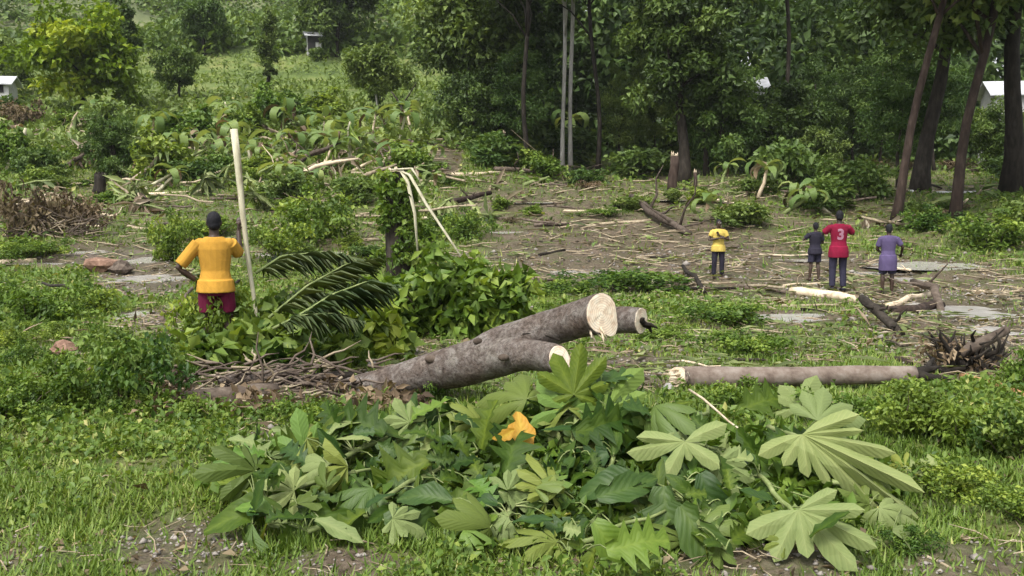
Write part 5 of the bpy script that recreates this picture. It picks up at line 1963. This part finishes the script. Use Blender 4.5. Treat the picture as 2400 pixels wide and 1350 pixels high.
# the rest of the pile: leaves scattered over its surface
rng = random.Random(42)
cnt = 0
while cnt < 410:
    px, py = rng.uniform(560, 2130), rng.uniform(900, 1320)
    if py < 1000 and px < 880: continue
    if py > 1240 and px < 1150 and rng.random() < .8: continue
    if py > 1285: continue
    p = at(px, py, 0, True)
    if float(heap(p.x, p.y)) < .05: continue
    if 1780 < px < 2120 and 980 < py < 1180 and rng.random() < .85: continue
    if (1740 < px < 2130 and 1130 < py < 1330 or 1470 < px < 1700 and 960 < py < 1120) and rng.random() < .75: continue
    if 1340 < px < 1600 and 1170 < py < 1330 and rng.random() < .8: continue
    if 1130 < px < 1290 and 940 < py < 1130: continue
    bi = min(range(len(BR)), key=lambda i: min((BR[i].o + q - p).length for q in BR[i].pts))
    k = rng.choices(['lobed', 'lobed_dark', 'lobed_pale', 'lobed_bright'], [6, 3.2, .9, .9])[0]
    if px > 1700: k = rng.choices(['lobed', 'lobed_pale', 'lobed_bright', 'lobed_dark'], [5, 2, 1.5, 1])[0]
    fam = rng.choices([FAN, PIN, OVA], [2, 5, 3.5])[0]
    put(bi, k, px, py, rng.uniform(48, 118) if k != 'lobed_pale' else rng.uniform(45, 95), rng.uniform(.15, .75), rng.uniform(0, 360), tilt=(rng.uniform(-1.1, 1.1), rng.uniform(-.6, 1.1)), fam=fam, lift=rng.uniform(-.14, .13))
    cnt += 1
for b in BR: b.done()

# dark undergrowth inside the pile
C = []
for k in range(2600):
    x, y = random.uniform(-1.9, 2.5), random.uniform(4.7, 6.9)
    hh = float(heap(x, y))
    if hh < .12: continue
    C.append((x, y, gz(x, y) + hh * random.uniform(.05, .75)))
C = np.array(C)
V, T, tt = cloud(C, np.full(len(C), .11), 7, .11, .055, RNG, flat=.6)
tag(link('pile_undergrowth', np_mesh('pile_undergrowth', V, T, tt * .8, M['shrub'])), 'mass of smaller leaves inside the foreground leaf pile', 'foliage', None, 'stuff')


def orange_leaf():
    p = at(1215, 1020, .22, True) + Vector((0, 0, .22))
    t = thing('withered_leaf', 'single orange and yellow withered leaf caught upright in the leaf pile', 'leaf', p)
    s = 100 * (p - CAMP).length / F
    for nm, me, ang, sz, off in (('blade', pin_leaf('blade', M['orange'], 31, 0, .35, .36), 80, .95, (0.0, 0, 0)), ('folded_blade', pin_leaf('folded_blade', M['orange'], 33, 0, .5, .3), 200, .5, (-.02, -.03, .03))):
        o = link(nm, me, t)
        a = RV * math.cos(math.radians(ang)) + UV * math.sin(math.radians(ang))
        n = toward(p) + RV * .3
        o.matrix_local = Matrix.Translation(Vector(off) + UV * (-.4 * s if nm == 'blade' else 0)) @ orient(n, a).to_4x4() @ Matrix.Diagonal((s * sz, s * sz, s * sz, 1))
    MB().tube([-UV * .4 * s, -UV * .9 * s, -UV * 1.2 * s - Vector((.03, 0, .06))], [.006, .006, .005], 6).build('stalk', M['stem'], t)


orange_leaf()


# ------------------------------------------------------------------ stones
def stone(label, px, py, w, h, mat='stone', seed=0, group=None, name='stone'):
    rng = random.Random(seed)
    p = at(px, py)
    s = p.y / F
    bm = bmesh.new()
    bmesh.ops.create_icosphere(bm, subdivisions=2, radius=1)
    ph = [rng.uniform(0, 6) for _ in range(6)]
    for v in bm.verts:
        c = v.co
        f = 1 + .16 * math.sin(3 * c.x + ph[0]) + .14 * math.sin(4 * c.y + ph[1]) + .12 * math.sin(5 * c.z + ph[2]) + rng.uniform(-.06, .06)
        v.co = Vector((c.x * f * w * s / 2, c.y * f * w * s / 2.4, c.z * f * h * s / 2))
    me = bpy.data.meshes.new(name)
    bm.to_mesh(me); bm.free()
    me.materials.append(M[mat])
    o = link(name, me)
    o.location = p + Vector((0, 0, h * s * .3))
    o.rotation_euler = (0, 0, rng.uniform(0, 6))
    tag(o, label, 'stone', group)


for i, row in enumerate([
        ('whitish stone lying by the left end of the level log', 1566, 915, 28, 24, 'rubble'),
        ('pale stone behind the lower part of the grey log', 868, 862, 26, 22, 'rubble'),
        ('reddish lump of clay between the puddles', 245, 632, 80, 40, 'clay'),
        ('brown clod right of the reddish lump', 285, 640, 60, 34, 'bark_brown'),
        ('brown clod on the bare patch on the left bank', 150, 830, 70, 36, 'clay')]):
    stone(*row, seed=i)


# ------------------------------------------------------------------ ground cover: grass, weeds, twigs, gravel (uncountable)
def scatter(n, y0, y1, rng, half=.60):
    y = np.exp(rng.uniform(math.log(y0), math.log(y1), n))
    x = rng.uniform(-half, half, n) * y
    z = ground_z(x, y)
    px, py = project(x, y, z)
    ok = ~in_water(x, y) | (rng.random(n) < .06)
    x, y, z, px, py = x[ok], y[ok], z[ok], px[ok], py[ok]
    return x, y, z, dirt_at(px, py), px, py


def ground_cover():
    rng = np.random.default_rng(99)
    # grass
    x, y, z, d, px, py = scatter(420000, 3.2, 60, rng)
    patch = .5 + .35 * waves(x, y, 1.6, 8, 12) + .25 * waves(x, y, .5, 8, 25)
    keep = rng.random(len(x)) < np.clip((1.0 - 1.3 * d) * np.clip(.35 + patch, .1, 1.2), .06 * np.clip(patch * 2 - .6, .1, 2), 1)
    x, y, z, patch = x[keep], y[keep], z[keep], patch[keep]
    n = len(x)
    C = np.stack([x, y, z], 1)
    ax = rng.normal(size=(n, 3)) * .7
    ax[:, 2] = rng.uniform(.3, 1.3, n)
    H = np.clip(.045 + .035 * patch, .025, .12) * rng.uniform(.6, 1.5, n) * (1 + np.clip(y - 6, 0, 50) * .055)
    W = .008 + .0011 * y
    S = np.stack([-ax[:, 1], ax[:, 0], np.zeros(n)], 1)
    S /= np.maximum(np.linalg.norm(S, axis=1, keepdims=True), 1e-4)
    ax /= np.linalg.norm(ax, axis=1, keepdims=True)
    V = np.stack([C - S * W[:, None] * .5, C + S * W[:, None] * .5, C + ax * H[:, None]], 1).reshape(-1, 3)
    T = np.arange(3 * n).reshape(-1, 3)
    t = np.repeat(np.clip(rng.normal(.45, .22, n) + .15 * waves(x, y, 2.5, 6, 3), 0, 1), 3)
    tag(link('grass', np_mesh('grass', V, T, t, M['grass'])), 'short patchy grass over the valley floor', 'grass', None, 'stuff')
    # broad weeds
    x, y, z, d, px, py = scatter(150000, 3.2, 85, rng)
    patch = waves(x, y, 2.6, 7, 5) + .7 * waves(x, y, .8, 7, 17)
    left = (px < 520) & (py > 640) & (py < 980)
    keep = (rng.random(len(x)) < np.clip((1 - 1.35 * d), .02, 1)) & ((patch > .25) | left & (patch > -.7) | (y > 30) & (patch > -.2))
    keep &= ~((py > 1080) & (px < 560) & (rng.random(len(x)) < .75))
    x, y, z = x[keep], y[keep], z[keep]
    n = len(x)
    C = np.stack([x, y, z + rng.uniform(0, .10, n) * (1 + np.clip(y - 10, 0, 60) * .05)], 1)
    nr = rand_dirs(n, rng) * .6 + np.array([0, -.1, 1])
    ax = rand_dirs(n, rng) * .8 + np.array([0, 0, .25])
    L = (.022 + .0042 * y) * rng.uniform(.6, 1.5, n)
    V, T, t = leaf_arrays(C, nr, ax, L, L * .62, tint=np.clip(rng.normal(.45, .2, n), 0, 1))
    tag(link('weeds', np_mesh('weeds', V, T, t, M['weed'])), 'small leafy weeds spread over the ground', 'weeds', None, 'stuff')
    # dead leaves and chips
    x, y, z, d, px, py = scatter(60000, 3.3, 60, rng)
    keep = rng.random(len(x)) < np.clip((.08 + d * .8) * (.6 + .6 * waves(x, y, 1.4, 7, 14)), 0, 1)
    x, y, z = x[keep], y[keep], z[keep]
    n = len(x)
    C = np.stack([x, y, z + rng.uniform(0.005, .03, n)], 1)
    nr = rand_dirs(n, rng) * .5 + np.array([0, 0, 1])
    ax = rand_dirs(n, rng) * np.array([1, 1, .3])
    L = (.018 + .0022 * y) * rng.lognormal(0, .55, n)
    V, T, t = leaf_arrays(C, nr, ax, L, L * rng.uniform(.25, .7, n), tint=rng.random(n))
    tag(link('leaf_litter', np_mesh('leaf_litter', V, T, t, M['dead'])), 'dry leaves and chips strewn over the bare earth', 'litter', None, 'stuff')
    # flattened stalks and shredded leaves pressed into the mud
    for nm, lab, cnt_, mk in (('flattened_stalks', 'flattened straw coloured stalks lying all over the mud', 11000, 'straw'), ('shredded_leaves', 'shredded green leaves strewn over the mud', 15000, 'shred')):
        x, y, z, d, px, py = scatter(cnt_, 9, 58, rng)
        keep = rng.random(len(x)) < np.clip((.3 + .4 * d) * (.35 + .9 * waves(x, y, 3.4, 7, 2 if mk == 'straw' else 22)), .02, 1)
        x, y, z = x[keep], y[keep], z[keep]
        n = len(x)
        C = np.stack([x, y, z + rng.uniform(.01, .07, n) * (1 + y * .02)], 1)
        ax = rng.normal(size=(n, 3)) * np.array([1, .7, .06])
        nr = rand_dirs(n, rng) * .35 + np.array([0, -.15, 1])
        L = np.clip(rng.lognormal(-1.2, .5, n), .08, .7) * (.5 + y * .024)
        W = (.012 + .0013 * y) * rng.uniform(.6, 1.8, n) * (1 if mk == 'straw' else 1.8)
        V, T, t = leaf_arrays(C, nr, ax, L, W, tint=np.clip(rng.normal(.5, .25, n), 0, 1), droop=.02)
        tag(link(nm, np_mesh(nm, V, T, t, M[mk])), lab, 'litter', None, 'stuff')
    # twigs
    mb = MB()
    x, y, z, d, px, py = scatter(5200, 4, 50, rng)
    for i in range(len(x)):
        if rng.random() > .12 + d[i] * .8: continue
        a = rng.uniform(0, 6.28)
        if y[i] < 7 and rng.random() < .6: continue
        L = (.05 + .024 * y[i]) * rng.uniform(.4, 1.5)
        r = (.001 + .0006 * y[i]) * rng.uniform(.6, 1.5)
        p = Vector((x[i], y[i], z[i] + r + .01))
        mb.tube([p, p + Vector((math.cos(a) * L * .5, math.sin(a) * L * .5, rng.uniform(0, .12) * L)), p + Vector((math.cos(a + .2) * L, math.sin(a + .2) * L, rng.uniform(-.02, .2) * L))], [r, r * .8, r * .4], 4)
    tag(mb.build('twig_litter', M['stick']), 'broken twigs strewn over the clearing', 'litter', None, 'stuff')
    # gravel
    base = np.array([(1, 0, 0), (-1, 0, 0), (0, 1, 0), (0, -1, 0), (0, 0, 1), (0, 0, -1)], float)
    tri = np.array([(0, 2, 4), (2, 1, 4), (1, 3, 4), (3, 0, 4), (2, 0, 5), (1, 2, 5), (3, 1, 5), (0, 3, 5)])
    x, y, z, d, px, py = scatter(44000, 3.3, 30, rng)
    clump = waves(x, y, .9, 7, 30)
    keep = rng.random(len(x)) < np.clip(d * .5 * (1 + clump) + .004, 0, 1)
    x, y, z = x[keep], y[keep], z[keep]
    n = len(x)
    s = (.006 + .0011 * y) * rng.lognormal(0, .45, n)
    B = base[None] * (1 + rng.uniform(-.3, .3, (n, 6, 1))) * s[:, None, None] * np.array([1, .8, .55])
    a = rng.uniform(0, 6.28, n)
    ca, sa = np.cos(a)[:, None], np.sin(a)[:, None]
    B = np.stack([B[..., 0] * ca - B[..., 1] * sa, B[..., 0] * sa + B[..., 1] * ca, B[..., 2]], -1)
    V = (B + np.stack([x, y, z + s * .25], 1)[:, None]).reshape(-1, 3)
    T = (np.arange(n)[:, None, None] * 6 + tri[None]).reshape(-1, 3)
    tag(link('gravel', np_mesh('gravel', V, T, None, M['stone'])), 'pale gravel and pebbles on the bare patches', 'gravel', None, 'stuff')


ground_cover()


# ------------------------------------------------------------------ people
def remeshed(name, mb, voxel, m, parent, smooth=4):
    me = mb.mesh(name, None)
    tmp = bpy.data.objects.new('tmp', me)
    COL.objects.link(tmp)
    rm = tmp.modifiers.new('r', 'REMESH')
    rm.mode = 'VOXEL'
    rm.voxel_size = voxel
    sm = tmp.modifiers.new('s', 'SMOOTH')
    sm.iterations = smooth
    sm.factor = .5
    dg = bpy.context.evaluated_depsgraph_get()
    new = bpy.data.meshes.new_from_object(tmp.evaluated_get(dg))
    new.name = name
    bpy.data.objects.remove(tmp)
    bpy.data.meshes.remove(me)
    new.materials.clear()
    new.materials.append(m)
    new.polygons.foreach_set('use_smooth', [True] * len(new.polygons))
    return link(name, new, parent)


def person(label, loc, rz, H, pose, shirt, lower, lower_len, sleeve=.55, voxel=.011, hair='hair', shirt_len=.86, shoes=None, head_turn=0.0, cap=None, build=1.0):
    """local frame for a 1.75 m figure: x right, +y the way it faces, z up"""
    t = thing('person', label, 'person', loc, rz, None, H / 1.75)
    J = {'hipR': (.095, 0, .93), 'hipL': (-.095, 0, .93), 'kneeR': (.11, .02, .50), 'kneeL': (-.11, .02, .50), 'ankR': (.12, -.02, .085), 'ankL': (-.12, -.02, .085),
         'shR': (.178, 0, 1.395), 'shL': (-.178, 0, 1.395), 'elR': (.27, -.02, 1.13), 'elL': (-.27, -.02, 1.13), 'wrR': (.30, .06, .88), 'wrL': (-.30, .06, .88), 'fingR': (0, .2, -1), 'fingL': (0, .2, -1)}
    J.update(pose)
    J = {k: Vector(v) for k, v in J.items()}
    b = build
    TOR = [((0, 0, .86), (.155, .105)), ((0, .0, .96), (.165, .115)), ((0, .005, 1.08), (.14, .10)), ((0, .01, 1.22), (.160, .115)), ((0, .005, 1.34), (.175, .115)), ((0, -.005, 1.42), (.155, .09)), ((0, -.005, 1.47), (.08, .07))]

    def torso(mb, z0, z1, g=0.0):
        pts = [p for p, r in TOR if z0 - .001 <= p[2] <= z1 + .001]
        rr = [((r[0] * b + g), (r[1] * b + g)) for p, r in TOR if z0 - .001 <= p[2] <= z1 + .001]
        mb.tube(pts, rr, 18, up=(0, -1, 0))

    hd = Matrix.Rotation(head_turn, 3, 'Z')
    hc = Vector((0, .015, 1.635))
    mb = MB()
    torso(mb, 0, 2)
    mb.tube([(0, -.01, 1.42), (0, .0, 1.49), (0, .01, 1.58)], [.07, .056, .056], 12)
    mb.ball(hc, (.076, .095, .112), 18, 12)
    mb.ball(hc + hd @ Vector((0, .03, -.055)), (.058, .062, .06), 14, 9)          # jaw
    mb.tube([hc + hd @ Vector((0, .088, .012)), hc + hd @ Vector((0, .112, -.028))], [.008, .017], 8)   # nose
    mb.tube([hc + hd @ Vector((-.02, .084, -.062)), hc + hd @ Vector((.02, .084, -.062))], .011, 8)      # lips
    for s in (-1, 1):
        mb.ball(hc + hd @ Vector((s * .078, -.005, -.01)), (.012, .022, .034), 8, 7)                     # ears
    for S in 'RL':
        sx = 1 if S == 'R' else -1
        mb.tube([J['hip' + S], J['hip' + S].lerp(J['knee' + S], .35), J['knee' + S], J['knee' + S].lerp(J['ank' + S], .35) + Vector((0, -.015, 0)), J['ank' + S]], [.088, .078, .054, .056, .036], 12)
        a = J['ank' + S]
        mb.tube([a + Vector((0, -.055, -.045)), a + Vector((0, .02, -.035)), a + Vector((sx * .01, .10, -.055)), a + Vector((sx * .015, .175, -.065))], [(.034, .036), (.038, .042), (.044, .026), (.036, .016)], 10)
        mb.ball(J['sh' + S] - Vector((sx * .01, 0, .01)), .062, 12, 8)
        mb.tube([J['sh' + S], J['sh' + S].lerp(J['el' + S], .45), J['el' + S], J['el' + S].lerp(J['wr' + S], .3), J['wr' + S]], [.054, .047, .038, .040, .026], 10)
        w = J['wr' + S]
        fd = J['fing' + S].normalized()
        arm = (w - J['el' + S]).normalized()
        side = fd.cross(Vector((0, 1, .2))).normalized()
        if side.length < .5: side = Vector((1, 0, 0))
        palm = w + arm * .02 + fd * .035
        mb.tube([w - arm * .01, palm, palm + fd * .035], [(.026, .018), (.040, .017), (.040, .014)], 10)
        nrm = side.cross(fd)
        for k, ln in enumerate((.062, .074, .07, .052)):
            q = palm + fd * .035 + side * (k - 1.5) * .021
            mb.tube([q - fd * .02, q + fd * ln * .5 + nrm * .006, q + fd * ln + nrm * .022], [.0105, .0098, .008], 6)
        q = palm - side * .04 - fd * .02
        mb.tube([q + side * .015, q - side * .02 + fd * .022 + nrm * .01, q - side * .024 + fd * .052 + nrm * .018], [.013, .0115, .009], 6)
    remeshed('body', mb, voxel, M['skin'], t, 3)
    # hair
    mb = MB()
    mb.ball(hc + hd @ Vector((0, -.014, .022)), (.083, .098, .104), 18, 12)
    mb.ball(hc + hd @ Vector((0, -.04, -.03)), (.07, .07, .07), 14, 9)
    remeshed('hair' if not cap else 'cap', mb, voxel, M[hair if not cap else cap], t, 2)
    if cap:
        c = hc + hd @ Vector((0, .1, .04))
        mbc = MB().tube([c - hd @ Vector((0, .03, -.01)), c + hd @ Vector((0, .075, -.012))], [(.07, .010), (.055, .006)], 14, up=(0, 0, 1))
        mbc.build('cap_peak', M[cap], t)
    for s in (-1, 1):
        MB().ball(hc + hd @ Vector((s * .032, .083, .012)), (.013, .010, .009), 8, 6).build('eye', M['eye'], t)
    # shirt
    mb = MB()
    torso(mb, shirt_len, 2, .022)
    if shirt_len > .86:
        pass
    if shirt_len < .86:
        mb.tube([(0, 0, .98), (0, 0, .86), (0, 0, shirt_len)], [(.172 * b + .03, .132 * b + .025), (.182 * b + .038, .145 * b + .035), (.186 * b + .034, .150 * b + .032)], 18, up=(0, -1, 0))
    for S in 'RL':
        sx = 1 if S == 'R' else -1
        mb.ball(J['sh' + S] - Vector((sx * .02, 0, .008)), .070, 14, 9)
        if sleeve <= 1:
            e = J['sh' + S].lerp(J['el' + S], sleeve)
            mb.tube([J['sh' + S], J['sh' + S].lerp(e, .5), e], [.077, .075, .072], 12)
        else:
            e = J['el' + S].lerp(J['wr' + S], sleeve - 1)
            mb.tube([J['sh' + S], J['sh' + S].lerp(J['el' + S], .6), J['el' + S], e], [.077, .072, .068, .058], 12)
    sh = remeshed('shirt', mb, voxel, M[shirt], t, 3)
    # lower garment
    mb = MB()
    mb.tube([(0, 0, .80), (0, 0, .90), (0, 0, 1.02)], [(.16, .125), (.172, .132), (.155, .12)], 18, up=(0, -1, 0))
    for S in 'RL':
        h, k, a = J['hip' + S], J['knee' + S], J['ank' + S]
        if lower_len <= 1:
            e = h.lerp(k, lower_len)
            mb.tube([h, h.lerp(e, .5), e], [.105, .102, .098], 14)
        else:
            e = k.lerp(a, lower_len - 1)
            mb.tube([h, h.lerp(k, .5), k, e], [.104, .092, .078, .066], 14)
    remeshed('trousers' if lower_len > 1 else 'shorts', mb, voxel, M[lower], t, 3)
    if shoes:
        for S in 'RL':
            sx = 1 if S == 'R' else -1
            a = J['ank' + S]
            mb = MB().tube([a + Vector((0, -.06, -.04)), a + Vector((0, .02, -.034)), a + Vector((sx * .01, .10, -.052)), a + Vector((sx * .015, .185, -.062))], [(.042, .044), (.046, .048), (.05, .034), (.042, .022)], 12)
            mb.build('shoe', M[shoes], t)
    return t, sh


# the man with the pole, seen from behind
MD = 10.75
mp_ = P(512, 870, MD)
mp_.z = gz(mp_.x, MD)
man_h = (P(512, 497, MD).z - mp_.z)
person('person in orange yellow shirt and maroon shorts holding the tall pale pole', mp_, .12, man_h,
       {'elL': (-.40, -.06, 1.12), 'wrL': (-.19, .02, .95), 'fingL': (.7, .4, -.5), 'elR': (.255, .15, 1.25), 'wrR': (.235, .25, 1.53), 'fingR': (.15, .1, 1), 'kneeR': (.13, .05, .5), 'ankL': (-.16, -.06, .085)},
       'cloth_yellow', 'cloth_maroon', .75, sleeve=.88, voxel=.008, shirt_len=.84, head_turn=.15, build=1.0)


def walking_pole():
    a, b = P(548, 303, MD + .36), P(601, 742, MD + .26)
    b2 = b + (b - a) * .22
    o0 = b2.copy()
    pts = wob(b2 - o0, a - o0, 8, .006)
    mb = MB().tube(pts, [.017, .019, .022, .025, .028, .032, .036, .039, .041], 10)
    o = mb.build('pole', M['pole'])
    o.location = o0
    tag(o, 'tall pale peeled wooden pole held upright by the man in the orange yellow shirt', 'pole')


walking_pole()


def stand(px, py, top):
    p = at(px, py)
    return p, P(px, top, p.y).z - p.z


p, h = stand(1682, 652, 514)
person('child in a pale yellow shirt and black trousers facing the viewer with folded arms', p, PI, h,
       {'elR': (.29, .05, 1.14), 'wrR': (.02, .20, 1.20), 'fingR': (-1, .05, .2), 'elL': (-.29, .05, 1.14), 'wrL': (.0, .17, 1.28), 'fingL': (.6, .1, .8)},
       'cloth_paleyellow', 'cloth_black', 1.9, sleeve=.6, voxel=.010, shirt_len=.80)
p, h = stand(1908, 658, 521)
person('child in a black shirt and black shorts standing left of the person in red', p, .15, h,
       {'elL': (-.36, .06, 1.22), 'wrL': (-.22, .28, 1.25), 'fingL': (.7, .6, .2), 'elR': (.26, .04, 1.12), 'wrR': (.16, .28, 1.15), 'fingR': (-.6, .7, .1), 'ankL': (-.15, .0, .085), 'ankR': (.10, -.08, .085)},
       'cloth_black', 'cloth_navy', .85, sleeve=.7, voxel=.010, shirt_len=.80)
p, h = stand(1962, 682, 494)
tp, sh = person('person in a long red jersey with a pale number 3 and dark trousers', p, -.03, h,
                {'elR': (.33, .08, 1.25), 'wrR': (.14, .28, 1.38), 'fingR': (-.7, .4, .5), 'elL': (-.33, .08, 1.25), 'wrL': (-.14, .28, 1.38), 'fingL': (.7, .4, .5)},
                'cloth_red', 'cloth_navy', 1.95, sleeve=.85, voxel=.010, shirt_len=.74, shoes='cloth_black')


def jersey_number(t, sh):
    cu = bpy.data.curves.new('jersey_number', 'FONT')
    cu.body = '3'
    cu.size = .31
    cu.align_x = 'CENTER'
    cu.offset = .012
    ob = bpy.data.objects.new('tmp', cu)
    COL.objects.link(ob)
    dg = bpy.context.evaluated_depsgraph_get()
    me = bpy.data.meshes.new_from_object(ob.evaluated_get(dg))
    bpy.data.objects.remove(ob)
    bm = bmesh.new(); bm.from_mesh(me)
    bmesh.ops.triangulate(bm, faces=bm.faces)
    bmesh.ops.subdivide_edges(bm, edges=bm.edges, cuts=2, use_grid_fill=True)
    bvh = BVHTree.FromPolygons([v.co for v in sh.data.vertices], [tuple(p.vertices) for p in sh.data.polygons])
    for v in bm.verts:
        x, z = v.co.x, v.co.y + 1.14
        hit = bvh.ray_cast(Vector((x, -1, z)), Vector((0, 1, 0)))
        yy = hit[0].y if hit[0] else -.12
        v.co = Vector((x, yy - .005, z))
    bm.to_mesh(me); bm.free()
    me.materials.clear(); me.materials.append(M['print'])
    me.name = 'jersey_number'
    link('jersey_number', me, t)


jersey_number(tp, sh)
p, h = stand(2078, 690, 525)
person('person in a long purple shirt and dark shorts standing right of the person in red', p, -.1, h,
       {'elR': (.34, .0, 1.18), 'wrR': (.36, .18, 1.0), 'fingR': (.1, .6, -.6), 'elL': (-.26, .05, 1.13), 'wrL': (-.14, .25, 1.05), 'fingL': (.5, .7, 0)},
       'cloth_purple', 'cloth_navy', .95, sleeve=.75, voxel=.010, shirt_len=.60)
